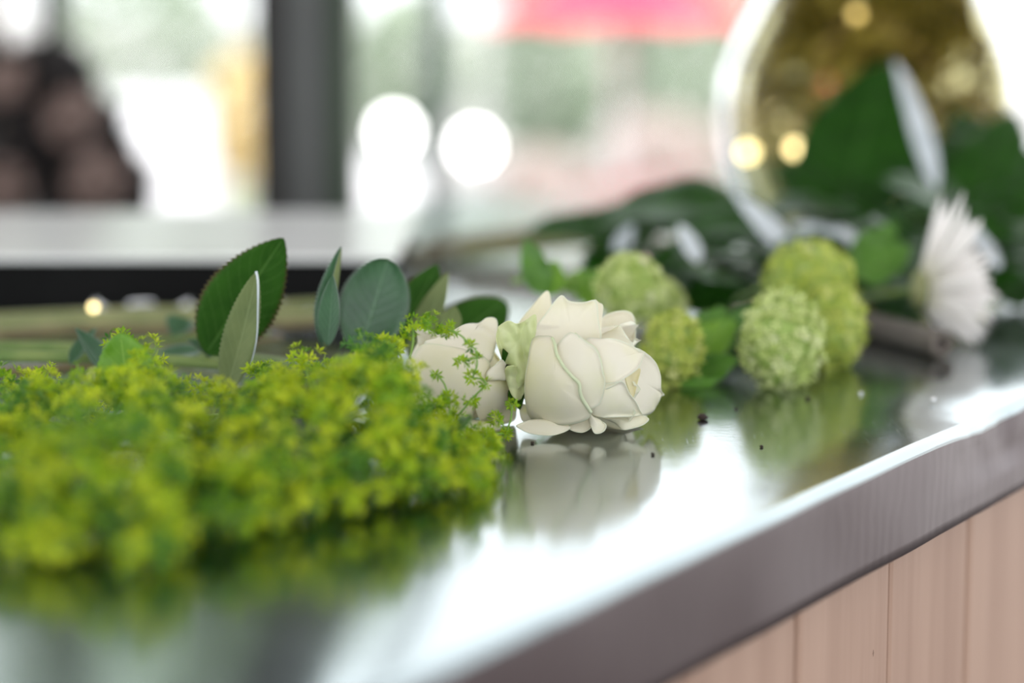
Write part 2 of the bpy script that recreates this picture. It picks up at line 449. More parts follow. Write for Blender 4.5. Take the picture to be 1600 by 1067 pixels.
shrub(1090, 15.2, .8, 1.4, 13, 'pale green shrub just left of the glass vase')
shrub(640, 18, .9, 1.25, 14, 'pale green shrub beside the slim grey-green post')

M['cloth'] = noisy('white_cloth', (.60, .61, .64), (.68, .68, .71), 5, .8)
M['yellow'] = tint_mat('yellow_flower', [(0, (.66, .50, .24)), (1, (.80, .70, .42))], .6, .3)
M['bucket'] = noisy('pale_bucket', (.78, .78, .80), (.85, .85, .88), 8, .4)
M['beige'] = noisy('beige_crate', (.50, .43, .38), (.60, .53, .48), 6, .7)
M['blush'] = tint_mat('blush_flower', [(0, (.48, .40, .37)), (.5, (.60, .52, .49)), (1, (.70, .62, .61))], .6, .3)
M['parasol'] = noisy('hot_pink_cloth', (.62, .016, .065), (.68, .03, .09), 3, .7)
M['parasol'].node_tree.nodes['Principled BSDF'].inputs['Emission Strength'].default_value = 0
M['white_metal'] = noisy('white_metal', (.8, .8, .8), (.86, .86, .86), 10, .4)

def cloth_table(px0, px1, pytop, y, label):
    x0 = (px0 - 800) / F * y; x1 = (px1 - 800) / F * y; zt = P(800, pytop, y).z
    t = thing('market_table', ((x0 + x1) / 2, y + .3, FLOOR - .03), label, 'table')
    n = 60; v = []; f = []
    ring = [(x0 + (x1 - x0) * k / 30, y) for k in range(30)] + [(x1, y + .6 * k / 10) for k in range(10)] + [(x1 - (x1 - x0) * k / 30, y + .6) for k in range(30)] + [(x0, y + .6 - .6 * k / 10) for k in range(10)]
    m = len(ring)
    for j in range(4):
        for i, (x, yy) in enumerate(ring):
            w = .018 * sin(i * 1.3) * j / 3
            v.append((x + w, yy - w, zt - (zt - FLOOR) * .93 * j / 3))
    for j in range(3):
        for i in range(m): f.append((j * m + i, (j + 1) * m + i, (j + 1) * m + (i + 1) % m, j * m + (i + 1) % m))
    f.append(tuple(range(m)))
    mk('cloth', v, f, M['cloth'], t)
    for a in (x0 + .05, x1 - .09):
        for b in (y + .05, y + .5): box('leg', a, a + .04, b, b + .04, FLOOR - .03, zt - .01, M['white_metal'], t)
cloth_table(130, 412, 160, 7.5, 'white cloth-covered table outdoors left of the dark window post')
cloth_table(560, 660, 262, 9.5, 'white cloth-covered table outdoors between the two window posts')

y = 6.0; x = P(378, 200, y).x
t = thing('flower_bucket', (x, y, FLOOR - .03), 'tall pale bucket of yellow flowers against the dark window post', 'flowers')
vv, ff = lathe([(.0, 0), (.09, 0), (.12, .45), (.112, .45), (.085, .02)], (x, y, FLOOR - .03), 24); mk('bucket', vv, ff, M['bucket'], t)
mb = MB(); foliage_mesh(mb, (x, y, P(378, 185, y).z), (.075, .09, .16), 500, .03, 21); o = mb.build('blossoms', M['yellow'], t); o['kind'] = 'stuff'
mb = MB()
for k in range(9): mb.tube([(x + .01 * (k - 4), y, FLOOR + .05), (x + .015 * (k - 4), y + .01 * (k % 3), P(378, 230, y).z)], .006, .005, 5)
mb.build('stems', M['stem'], t)

def crate(px0, px1, py0, py1, y, label, seed):
    x0 = (px0 - 800) / F * y; x1 = (px1 - 800) / F * y; z1 = P(800, py0, y).z; zm = P(800, py1, y).z
    t = thing('flower_crate', ((x0 + x1) / 2, y, FLOOR - .03), label, 'crate', 'crates of blush flowers')
    for k in range(5):
        zz = FLOOR - .03 + (zm - FLOOR) * k / 5
        box('slat', x0, x1, y - .2, y - .18, zz + .005, zz + (zm - FLOOR) / 5 - .012, M['beige'], t)
    box('crate_body', x0, x1, y - .179, y + .2, FLOOR - .03, zm - .03, M['beige'], t)
    mb = MB(); foliage_mesh(mb, ((x0 + x1) / 2, y, zm + (z1 - zm) * .2), ((x1 - x0) / 2, .2, (z1 - zm) * .75), 500, .045, seed); o = mb.build('blossoms', M['blush'], t); o['kind'] = 'stuff'
crate(920, 1140, 175, 290, 8.6, 'beige crate heaped with blush flowers just left of the vase', 31)
crate(770, 900, 235, 310, 9.4, 'beige crate of blush flowers in the middle distance right of the slim post', 32)

# pink parasol
y = 7.2; x = P(965, 0, y).x; zr = P(965, 26, y).z
t = thing('parasol', (x, y, FLOOR - .03), 'hot pink parasol blurred at the top edge beside the glass vase', 'parasol')
v = [(x, y, zr + .15)]; f = []; n = 8; Rr = .40
for j in range(1, 5):
    for k in range(n * 4):
        a = 2 * pi * k / (n * 4); q = abs(((k / 4) % 1) - .5) * 2
        rr = Rr * j / 4 * (1 - .05 * (1 - q)); v.append((x + rr * cos(a), y + rr * sin(a), zr + .15 * (1 - (j / 4) ** 1.4) - .015 * (1 - q) * j / 4))
m = n * 4
for k in range(m): f.append((0, 1 + k, 1 + (k + 1) % m))
for j in range(3):
    for k in range(m): f.append((1 + j * m + k, 1 + (j + 1) * m + k, 1 + (j + 1) * m + (k + 1) % m, 1 + j * m + (k + 1) % m))
mk('canopy', v, f, M['parasol'], t)
mb = MB(); mb.tube([(x, y, FLOOR - .03), (x, y, zr + .17)], .014, .012, 10); mb.build('pole', M['white_metal'], t)
for k in range(n):
    a = 2 * pi * (k + .5) / n - pi / n
    mb = MB(); mb.tube([(x, y, zr + .14), (x + Rr * .55 * cos(a), y + Rr * .55 * sin(a), zr + .075), (x + Rr * .97 * cos(a), y + Rr * .97 * sin(a), zr - .005)], .004, .003, 5); mb.build('rib', M['white_metal'], t)

# two bright outdoor glints, built as glowing globes on short posts
M['globe'] = emit_mat('glint_glow', (1, .99, .98), 11.0)
for px, py, dd, r, lab in ((617, 205, 8.0, .040, 'glowing white globe for a bright glint nearer the dark window post'), (741, 228, 7.6, .038, 'glowing white globe for a bright glint right of the slim grey-green post')):
    c = P(px, py, dd)
    t = thing('glint_globe', (c.x, c.y, FLOOR - .03), lab, 'glint', 'glowing globes for outdoor glints')
    mb = MB(); mb.ball(c, r, 20, 14); mb.build('globe', M['globe'], t)
    mb = MB(); mb.tube([(c.x, c.y, FLOOR - .03), (c.x, c.y, c.z - r * .9)], .012, .012, 10); mb.build('post', M['white_metal'], t)
    mb = MB(); mb.tube([(c.x, c.y, c.z - r * 1.05), (c.x, c.y, c.z - r * .85)], .03, .025, 12); mb.build('collar', M['white_metal'], t)

# brown flower mound behind the black case, left
M['brown_leaf'] = tint_mat('brown_foliage', [(0, (.018, .015, .015)), (.6, (.042, .037, .037)), (1, (.075, .066, .064))], .7, .1)
M['dusty'] = tint_mat('dusty_pink_flower', [(0, (.30, .21, .18)), (1, (.50, .38, .34))], .7, .2)
M['pot'] = noisy('dark_pot', (.03, .028, .026), (.05, .045, .04), 10, .5)
d = 2.75; c = P(-10, 330, d)
t = thing('flower_mound', (c.x, d, FLOOR), 'dark brown mound of foliage with dusty pink flower heads at left edge', 'plant')
vv, ff = lathe([(.0, 0), (.16, 0), (.20, c.z - FLOOR - .05), (.185, c.z - FLOOR - .05), (.15, .03)], (c.x, d, FLOOR), 28); mk('pot', vv, ff, M['pot'], t)
mb = MB(); r = random.Random(5)
for (px, py, rx, rz) in ((20, 200, .11, .10), (70, 130, .06, .05), (110, 230, .075, .08), (150, 300, .07, .07), (40, 330, .16, .08), (-60, 200, .10, .14)):
    q = P(px, py, d); foliage_mesh(mb, q, (rx * .85, .07, rz * .85), 700, .018, r.randint(0, 999))
o = mb.build('foliage', M['brown_leaf'], t); o['kind'] = 'stuff'
for (px, py, rr) in ((10, 128, .022), (112, 185, .028), (150, 285, .030), (5, 292, .026)):
    q = P(px, py, d - .075); mb = MB(); foliage_mesh(mb, q, (rr, rr * .7, rr), 220, .010, px); o = mb.build('flower_head', M['dusty'], t); o['kind'] = 'stuff'

# ------------------------------------------------------------------ leaves
def leaf_vf(L, Wd, a=.75, b=.9, fold=0.0, arch=0.0, serr=0.0, nser=26, nv=26, nu=8, twist=0.0, roll=0.0, curl=0.0, wav=0.0, seed=0):
    """leaf in local axes: x across, y base -> tip, z = upper side"""
    if serr: nv = max(nv, nser * 2)
    v = []; uv = []; f = []
    y = z = 0.0
    for j in range(nv + 1):
        t = j / nv
        th = arch * (t - .35)
        if j: y += cos(th) * L / nv; z += sin(th) * L / nv
        w = Wd / 2 * max(0.0, sin(pi * min(1, max(0, t)) ** a)) ** b
        if t < .02: w = max(w, Wd * .02)
        if serr: w *= 1 + serr * ((j % 2) * 1.0 - .4) * (1 if .03 < t < .985 else 0)
        for i in range(nu + 1):
            u = i / nu * 2 - 1
            x = u * w; au = abs(u)
            zz = abs(x) * tan(fold) if fold < 1.2 else 0
            xx = x * cos(fold)
            zz += curl * au ** 3 * Wd + roll * u * abs(u) * Wd
            zz += wav * Wd * sin(t * 17 + seed + u) * au ** 2
            tw = twist * t
            v.append(Vector((xx * cos(tw) - zz * sin(tw), y - zz * sin(th), z + (xx * sin(tw) + zz * cos(tw)) * cos(th))))
            uv.append(((u + 1) / 2, t))
    for j in range(nv):
        for i in range(nu):
            k = j * (nu + 1) + i
            f.append((k, k + 1, k + nu + 2, k + nu + 1))
    return v, f, uv
def put_leaf(name, base, tip, Wd, normal, mats, parent, thick=.00035, **kw):
    base = Vector(base); tip = Vector(tip)
    v, f, uv = leaf_vf(1.0, Wd / (tip - base).length, **kw)
    e = v[len(v) - 1 - kw.get('nu', 8) // 2]
    sc = (tip - base).length / max(1e-6, e.length)
    yl = (tip - base).normalized(); nl = Vector(normal); nl = (nl - yl * nl.dot(yl)).normalized(); xl = yl.cross(nl)
    # rotate so that the local tip direction falls on the wanted one
    al = math.atan2(e.z, e.y)
    ca, sa = cos(-al), sin(-al)
    out = []
    for p in v:
        q = Vector((p.x, p.y * ca - p.z * sa, p.y * sa + p.z * ca)) * sc
        w_ = base + xl * q.x + yl * q.y + nl * q.z; w_.z = max(w_.z, .0008); out.append(w_)
    o = mk(name, out, f, mats, parent, uv)
    m = o.modifiers.new('thickness', 'SOLIDIFY'); m.thickness = thick; m.offset = -1
    if isinstance(mats, (list, tuple)) and len(mats) > 1: m.material_offset = 1
    return o
CAMV = Vector((0, -1, .17))

# ------------------------------------------------------------------ white roses
def patch(name, outline, depth, mat, parent, rings=9, nb=64, rim=0.0, crink=0.0, cseed=0, base=None, centre=None, bulge=0.0, solid=.00035):
    """petal blade: a closed outline with its own distance field, domed, rim rolled; base = claw point for the colour"""
    pts = spline([(a, b, 0) for a, b in outline], nb, True)
    c = Vector((*centre, 0)) if centre else sum(pts, Vector()) / nb
    far = max((Vector((*base, 0)) - p).length for p in pts) if base else 1
    v = []; uv = []; f = []
    def emit(p, s, k):
        d = depth(p.x, p.y) - bulge * (1 - s * s)
        ty = min(1, (Vector((*base, 0)) - p).length / far) if base else .8
        if s > .8:
            w = min(1, max(0, (ty - .5) / .25)); e = ((s - .8) / .2) ** 2
            d += abs(rim) * e * (1.6 * (1 - w) - 1.5 * w)
        if rim: d += .0007 * noise.noise(Vector((p.x * .022, p.y * .03, cseed + depth(900, 590) * 900))) * s
        if crink:
            q = Vector((p.x * .045, p.y * .03, cseed))
            d += crink * (noise.noise(q) + .6 * noise.noise(q * 2.3) + .5 * sin(p.x * .17 + 2.5 * noise.noise(q * .7))) * (.35 + .65 * s)
        w_ = P(p.x, p.y, d)
        if w_.z < .0008: w_ = G(p.x, p.y, .0008) if w_.z > -.004 else Vector((w_.x, w_.y, .0008))
        v.append(w_); uv.append((s, ty))
    emit(c, 0, 0)
    for r in range(1, rings + 1):
        s = (r / rings) ** .8
        for k in range(nb): emit(c + (pts[k] - c) * s, s, k)
    for k in range(nb): f.append((0, 1 + (k + 1) % nb, 1 + k))
    for r in range(rings - 1):
        for k in range(nb):
            a = 1 + r * nb + k; b = 1 + r * nb + (k + 1) % nb
            f.append((a, b, b + nb, a + nb))
    o = mk(name, v, f, mat, parent, uv)
    m = o.modifiers.new('thickness', 'SOLIDIFY'); m.thickness = solid; m.offset = 1
    return o
def shell(cx, cy, rx, ry, d0, dep):
    def fn(off=0.0, tx=0.0, ty=0.0):
        def g(x, y):
            q = 1 - ((x - cx) / rx) ** 2 - ((y - cy) / ry) ** 2
            s = sqrt(q) if q > 0 else -sqrt(-q) * .35
            return d0 - dep * s + off + tx * (x - cx) + ty * (y - cy)
        return g
    return fn
def cup_petal(name, origin, axis, phi, R, L, Wd, mat, parent, open_=0.2, curl=.004, seed=0, claw=.15):
    """whole petal wrapped round the flower's axis"""
    ax = Vector(axis).normalized(); e1 = ax.orthogonal().normalized(); e2 = ax.cross(e1)
    nu, nv = 12, 12; v = []; uv = []; f = []
    for j in range(nv + 1):
        t = j / nv
        r = R * (claw + (1 - claw) * sin(pi / 2 * min(1, t / .5)) ** .8) + open_ * R * max(0, t - .5) ** 2 * 2
        sh = (.35 + .65 * sin(pi / 2 * t / .6)) if t < .6 else max(.12, sqrt(max(0, 1 - ((t - .6) / .4) ** 3)))
        for i in range(nu + 1):
            u = i / nu * 2 - 1
            a = phi + u * Wd * sh / max(r, .35 * R)
            rr = r + curl * (abs(u) ** 5 * .7 + t ** 8) + .0008 * noise.noise(Vector((u * 3, t * 4, seed)))
            z = L * t * (1 - .06 * abs(u) ** 2) - curl * .4 * t ** 8
            w_ = Vector(origin) + ax * z + e1 * cos(a) * rr + e2 * sin(a) * rr; w_.z = max(w_.z, .001)
            v.append(w_)
            uv.append((max(abs(u), t), t))
    for j in range(nv):
        for i in range(nu):
            k = j * (nu + 1) + i; f.append((k, k + 1, k + nu + 2, k + nu + 1))
    return mk(name, v, f, mat, parent, uv)

rose = thing('rose', G(925, 672), 'large open white rose lying on its side on the zinc worktop, in sharp focus', 'rose', 'white roses on the worktop')
K = .2437
def c1(*p): return [(780 + K * a, 440 + K * b) for a, b in p]
sh = shell(918, 588, 118, 98, 1.140, .030)
Q = M['petal']
o0 = P(815, 600, 1.150); ax = (P(1030, 590, 1.140) - o0).normalized()
# back and inner whorls, real cups round the axis
for k in range(5): cup_petal('petal', o0 + ax * .004, ax, k * 2 * pi / 5 + .3, .0235, .054, .021, Q, rose, .15, .002, k)
for k in range(4): cup_petal('petal', o0 + ax * .010, ax, k * 2 * pi / 4 + .9, .0165, .050, .016, Q, rose, .1, .0015, k + 9)
for k in range(3): cup_petal('petal', o0 + ax * .014, ax, k * 2 * pi / 3 + .2, .0095, .043, .012, M['core'], rose, .05, .001, k + 19)
# back petal, spike, standing top petal
patch('petal', c1((650, 240), (735, 192), (830, 190), (872, 250), (868, 420), (800, 520), (670, 480), (640, 350)), lambda x, y: 1.158 + (590 - y) * .00004, Q, rose, rim=-.001, base=(900, 600), bulge=-.003)
patch('petal', c1((110, 290), (215, 150), (303, 58), (332, 115), (330, 260), (260, 380), (150, 360)), lambda x, y: 1.160 + (500 - y) * .0001, M['petal2'], rose, base=(830, 580), bulge=-.002)
patch('petal', c1((215, 330), (300, 200), (392, 88), (450, 122), (540, 130), (622, 123), (640, 250), (655, 380), (600, 520), (400, 560), (240, 480)), lambda x, y: 1.1335 + .00018 * max(0, 530 - y) * .6 - .000085 * abs(x - 880) + (.004 if x < 876 and y < 510 else 0) * min(1, (876 - x) / 20 if x < 876 else 0), Q, rose, rim=-.0006, base=(880, 640), bulge=-.004, crink=.0004)
patch('petal', c1((610, 125), (640, 135), (667, 158), (658, 260), (656, 400), (630, 420), (625, 300)), lambda x, y: 1.1345 + .0001 * (530 - y), Q, rose, base=(930, 600))
# right side: outer cup, wrapping petals
patch('petal', c1((760, 420), (860, 420), (930, 448), (1000, 512), (1036, 600), (1037, 690), (1060, 726), (1034, 742), (1000, 812), (950, 852), (880, 845), (800, 760), (770, 600)), sh(.0040), Q, rose, rim=.0012, base=(860, 600), bulge=-.0050)
patch('petal', c1((560, 375), (650, 366), (740, 365), (850, 408), (905, 445), (933, 449), (920, 500), (890, 560), (800, 625), (680, 692), (600, 640), (560, 500)), sh(-.0030, -.00001), Q, rose, rim=.0017, base=(830, 560), bulge=.0010)
patch('petal', c1((640, 660), (730, 645), (795, 640), (838, 715), (880, 770), (900, 815), (912, 855), (800, 868), (620, 866), (560, 800), (580, 700)), sh(-.0036, 0, -.00001), Q, rose, rim=.0019, base=(830, 620), bulge=.0012)
patch('petal', c1((805, 600), (850, 570), (905, 560), (890, 640), (860, 740), (830, 700)), sh(.0052), M['core'], rose, base=(870, 600), bulge=-.002)
# front petals with rolled rims
patch('petal', c1((420, 350), (490, 332), (560, 385), (622, 432), (655, 520), (668, 590), (682, 645), (660, 752), (622, 802), (500, 830), (330, 780), (280, 560)), sh(-.0052, 0, 0), Q, rose, rim=.0012, base=(820, 600), bulge=.0012)
patch('petal', c1((215, 370), (290, 350), (345, 362), (362, 450), (425, 566), (512, 655), (525, 745), (590, 835), (560, 885), (440, 918), (320, 908), (210, 882), (172, 780), (166, 640), (185, 520)), sh(-.0090, 0, 0), M['petal2'], rose, rim=.0016, base=(800, 580), bulge=.0018)
# the same petal's turned-out lip, a slim rolled ribbon
lip = [(340, 360), (357, 400), (368, 460), (392, 510), (426, 560), (470, 610), (512, 652), (518, 700), (530, 745), (560, 795), (588, 838)]
mb = MB(); mb.tube([P(*q, sh(-.0108)(*q)) for q in c1(*lip)], .0007, .0009, 8, 40); o = mb.build('petal_lip', M['lip'], rose)
lip = [(488, 332), (520, 358), (560, 386), (620, 432), (650, 500), (662, 560), (672, 600)]
mb = MB(); mb.tube([P(*q, sh(-.0066)(*q)) for q in c1(*lip)], .0005, .0003, 8, 30); o = mb.build('petal_lip', M['lip'], rose)
# reflexed petals lying on the metal
flat = lambda off, t: (lambda x, y: G(x, 676).y + off - t * (676 - y))
patch('petal', c1((610, 866), (720, 842), (870, 840), (925, 856), (962, 884), (920, 922), (850, 944), (795, 950), (745, 905), (690, 884)), lambda x, y: 1.122 + .0002 * (668 - y) - .00005 * (x - 980), Q, rose, rim=-.0008, base=(920, 640), bulge=.002)
patch('petal', c1((572, 838), (600, 865), (640, 885), (686, 915), (678, 955), (640, 976), (605, 968), (583, 905)), lambda x, y: 1.110 + .00012 * (670 - y), Q, rose, rim=.001, base=(920, 635), bulge=.0012)
patch('petal', c1((440, 936), (500, 905), (575, 885), (590, 935), (540, 968), (480, 962)), lambda x, y: 1.116 + .0002 * (670 - y), M['petal2'], rose, rim=-.0005, base=(900, 650), crink=.0005)
patch('petal', c1((108, 922), (180, 892), (270, 884), (360, 895), (455, 930), (420, 965), (330, 988), (210, 978), (140, 950)), lambda x, y: 1.113 + .0002 * (670 - y), M['petal2'], rose, rim=-.0008, base=(860, 640), bulge=.0012)
patch('petal', c1((130, 790), (190, 800), (240, 890), (150, 895)), lambda x, y: 1.135, M['petal2'], rose, base=(820, 640))
# crinkled greenish guard petals round the calyx
patch('guard_petal', c1((-10, 300), (30, 262), (65, 250), (110, 268), (150, 256), (185, 240), (235, 212), (240, 300), (215, 420), (190, 540), (150, 660), (90, 690), (40, 600), (10, 480), (-20, 380)), lambda x, y: 1.130 - .0001 * (x - 800), M['guard'], rose, rings=16, nb=110, base=(790, 590), crink=.0052, cseed=2.2)
patch('guard_petal', c1((40, 560), (110, 540), (170, 600), (165, 700), (120, 760), (70, 700)), lambda x, y: 1.128, M['guard'], rose, rings=12, nb=80, base=(800, 560), crink=.0045, cseed=5.2)
mb = MB(); mb.ball(P(806, 598, 1.150), (.009, .009, .009), 14, 9); mb.build('calyx', M['stem'], rose)
for k, (px, py) in enumerate(((786, 545), (792, 570), (800, 632), (812, 640))):
    put_leaf('sepal', P(806, 600, 1.140), P(px, py, 1.126 + .002 * k), .006, CAMV, [M['rose_leaf'], M['rose_under']], rose, arch=.6)
mb = MB(); mb.tube([P(806, 600, 1.150), P(740, 600, 1.165), P(600, 590, 1.19), P(420, 575, 1.21), P(200, 560, 1.225), P(-60, 556, 1.23)], .0028, .0032, 9, 40); mb.build('stem', M['stem'], rose)

rose2 = thing('rose', G(715, 668), 'cream rose half hidden behind lime-green sprays, left of the sharp white rose', 'rose', 'white roses on the worktop')
K2 = .2344
def c2(*p): return [(620 + K2 * a, 470 + K2 * b) for a, b in p]
sh2 = shell(712, 588, 92, 84, 1.150, .024)
o2 = P(800, 590, 1.165); ax2 = (P(640, 590, 1.145) - o2).normalized()
for k in range(5): cup_petal('petal', o2 + ax2 * .004, ax2, k * 2 * pi / 5 + .1, .0200, .046, .018, M['petal2'], rose2, .12, .002, k + 30)
for k in range(4): cup_petal('petal', o2 + ax2 * .008, ax2, k * 2 * pi / 4 + .5, .0135, .040, .014, Q, rose2, .1, .001, k + 40)
patch('petal', c2((185, 283), (270, 245), (350, 212), (450, 160), (545, 147), (600, 112), (660, 118), (672, 190), (650, 330), (600, 420), (400, 430), (250, 380)), sh2(.001), Q, rose2, rim=-.0006, base=(790, 600), bulge=.001, crink=.0003)
patch('petal', c2((182, 286), (112, 372), (90, 480), (130, 600), (200, 690), (320, 790), (480, 790), (560, 640), (625, 480), (600, 385), (480, 330), (340, 300)), sh2(-.004), M['petal2'], rose2, rim=.0012, base=(800, 590), bulge=.001)
patch('petal', c2((600, 480), (650, 430), (700, 390), (735, 440), (738, 522), (680, 526), (610, 526)), sh2(-.006), Q, rose2, rim=.0008, base=(760, 600), bulge=.001)
patch('petal', c2((560, 545), (640, 530), (725, 526), (805, 622), (800, 720), (780, 800), (660, 830), (560, 800), (520, 680)), sh2(-.002), M['petal2'], rose2, rim=.0008, base=(790, 590), bulge=.001)
patch('petal', c2((210, 820), (330, 760), (480, 790), (600, 810), (700, 850), (500, 890), (280, 900)), lambda x, y: 1.135 + .00015 * (670 - y), Q, rose2, rim=-.0006, base=(760, 640), bulge=.001)
mb = MB(); mb.ball(o2, (.007, .007, .007), 12, 8); mb.build('calyx', M['stem'], rose2)
mb = MB(); mb.tube([P(640, 600, 1.175), P(560, 585, 1.20), P(400, 562, 1.25), P(150, 545, 1.30), P(-60, 540, 1.32)], .0026, .003, 9, 36); mb.build('stem', M['stem'], rose2)
RL = [M['rose_leaf'], M['rose_under']]; RB = [M['rose_leaf_blue'], M['rose_under']]; RU = [M['rose_under'], M['rose_leaf']]
S = dict(serr=.085, nser=26)
# upright serrated leaves of the two roses
put_leaf('leaf', P(322, 552, 1.195), P(443, 372, 1.185), .0375, CAMV + Vector((.15, 0, 0)), RL, rose, a=.80, b=.75, arch=.2, fold=.06, **S)
put_leaf('leaf', P(352, 615, 1.165), P(401, 425, 1.160), .0185, Vector((-.35, -1, .1)), RU, rose, a=.85, b=.7, fold=.25, arch=.25, **S)
mb = MB(); mb.tube([P(400, 424, 1.158), P(403, 440, 1.158), P(403, 480, 1.158), P(401, 530, 1.158), P(392, 570, 1.16)], .0007, .0002, 7, 14); mb.build('leaf_edge', M['silver_edge_and_highlight'], rose)
put_leaf('leaf', P(508, 545, 1.185), P(533, 385, 1.18), .017, Vector((-1, -.55, .1)), RB, rose2, a=.8, b=.8, fold=.75, arch=.25, **S)
put_leaf('leaf', P(512, 540, 1.165), P(520, 430, 1.165), .013, Vector((-.5, -1, .1)), RB, rose2, a=.8, b=.8, fold=.3, arch=.15, **S)
put_leaf('leaf', P(562, 552, 1.195), P(606, 404, 1.205), .0345, CAMV + Vector((.1, 0, .25)), RB, rose2, a=1.0, b=.5, arch=.5, fold=.1, curl=.06, **S)
put_leaf('leaf', P(618, 545, 1.24), P(684, 412, 1.25), .026, CAMV + Vector((.3, 0, .0)), RL, rose2, a=.8, b=.8, arch=.2, fold=.15)
put_leaf('leaf', P(640, 560, 1.225), P(700, 425, 1.235), .015, CAMV + Vector((-.4, 0, .0)), RU, rose2, a=.8, b=.8, arch=.2, fold=.2)
put_leaf('leaf', P(690, 560, 1.27), P(790, 470, 1.29), .036, CAMV + Vector((-.1, 0, .6)), RL, rose, a=.7, b=.6, arch=-.7, fold=.05)
put_leaf('leaf', P(700, 520, 1.20), P(712, 478, 1.20), .012, CAMV + Vector((.5, 0, 0)), RU, rose2, a=.8, arch=.4)
put_leaf('leaf', P(170, 590, 1.205), P(118, 512, 1.20), .016, Vector((.1, -.5, 1)), RB, rose, a=.8, fold=.5, arch=.3, **S)
put_leaf('leaf', P(110, 570, 1.21), P(150, 512, 1.22), .012, Vector((-.3, -.5, 1)), RB, rose, a=.8, fold=.4, arch=.3, **S)
put_leaf('leaf', P(235, 560, 1.24), P(325, 545, 1.23), .014, Vector((0, -.7, 1)), RB, rose2, a=.8, fold=.2, arch=.2, **S)
put_leaf('leaf', P(330, 560, 1.22), P(292, 530, 1.22), .013, Vector((.2, -.3, 1)), RB, rose, a=.8, fold=.5, arch=.2, **S)
put_leaf('leaf', P(270, 525, 1.30), P(300, 500, 1.31), .02, Vector((.2, -.3, 1)), RB, rose2, a=.8, fold=.5, arch=.2, **S)

# ------------------------------------------------------------------ lady's mantle sprays (heap of tiny lime flowers, front left)
def interp(x, tab):
    for (a, fa), (b, fb) in zip(tab, tab[1:]):
        if x <= b: return fa + (fb - fa) * max(0, (x - a)) / (b - a)
    return tab[-1][1]
FRONT = [(-120, .84), (0, .850), (180, .838), (330, .865), (500, .922), (640, .955), (740, .965), (800, 1.02)]
TOPY = [(-120, 585), (0, 585), (100, 565), (190, 528), (260, 560), (330, 580), (400, 572), (480, 545), (560, 520), (615, 530), (650, 590), (700, 640), (745, 665), (800, 690)]
BACK = [(-120, 1.10), (500, 1.10), (640, 1.085), (800, 1.08)]
def heap_z(px, Y):
    yf = interp(px, FRONT); yb = interp(px, BACK)
    t = (Y - yf) / (yb - yf)
    zt = P(800, interp(px, TOPY), yb - .02).z
    g = max(0, 1 - (1 - min(1, t / .62)) ** 3) ** .6
    return .006 + (zt - .006) * g
def star_flower(mb, c, nrm, r, rg, col):
    nrm = nrm.normalized(); a = nrm.orthogonal().normalized(); b = nrm.cross(a); ph = rg.random() * 6.28
    v = [c - nrm * r * .35]; f = []
    n = 5
    for k in range(n):
        t0 = ph + 2 * pi * k / n; w = .34
        for dt, rr, h in ((-w, .52, .02), (0, 1.0, .22), (w, .52, .02)):
            v.append(c + (a * cos(t0 + dt) + b * sin(t0 + dt)) * r * rr + nrm * r * h)
        i = 1 + 3 * k; f.append((0, i, i + 1, i + 2))
    mb.add(v, f, None, col)
    mb.add([c + nrm * r * .12 + (a * cos(x) + b * sin(x)) * r * .22 for x in (0, 2.1, 4.2)] + [c + nrm * r * .3, c - nrm * r * .3], [(0, 1, 3), (1, 2, 3), (2, 0, 3)], None, min(1, col + .2))
rg = random.Random(42)
mantle_labels = [
    ('front', 'lime lady\'s mantle spray at the front, leftmost of the heap'),
    ('front', 'lime lady\'s mantle spray hanging lowest at front left of the heap'),
    ('front', 'lime lady\'s mantle spray at the front, middle of the heap'),
    ('front', 'lime lady\'s mantle spray at front right, near the bright metal reflection'),
    ('front', 'lime lady\'s mantle spray at the front tip, below the cream rose'),
    ('back', 'lime lady\'s mantle spray at the back, leftmost, before the loose stems'),
    ('back', 'lime lady\'s mantle spray at the back below the small folded leaf'),
    ('back', 'lime lady\'s mantle spray at the back below the tall serrated leaf'),
    ('back', 'lime lady\'s mantle spray at the back below the blue-green leaves'),
    ('back', 'lime lady\'s mantle sprig reaching across the cream rose'),
]
cols = [(-110, 60), (60, 240), (240, 430), (430, 600), (600, 745)]
LEAFN = {}
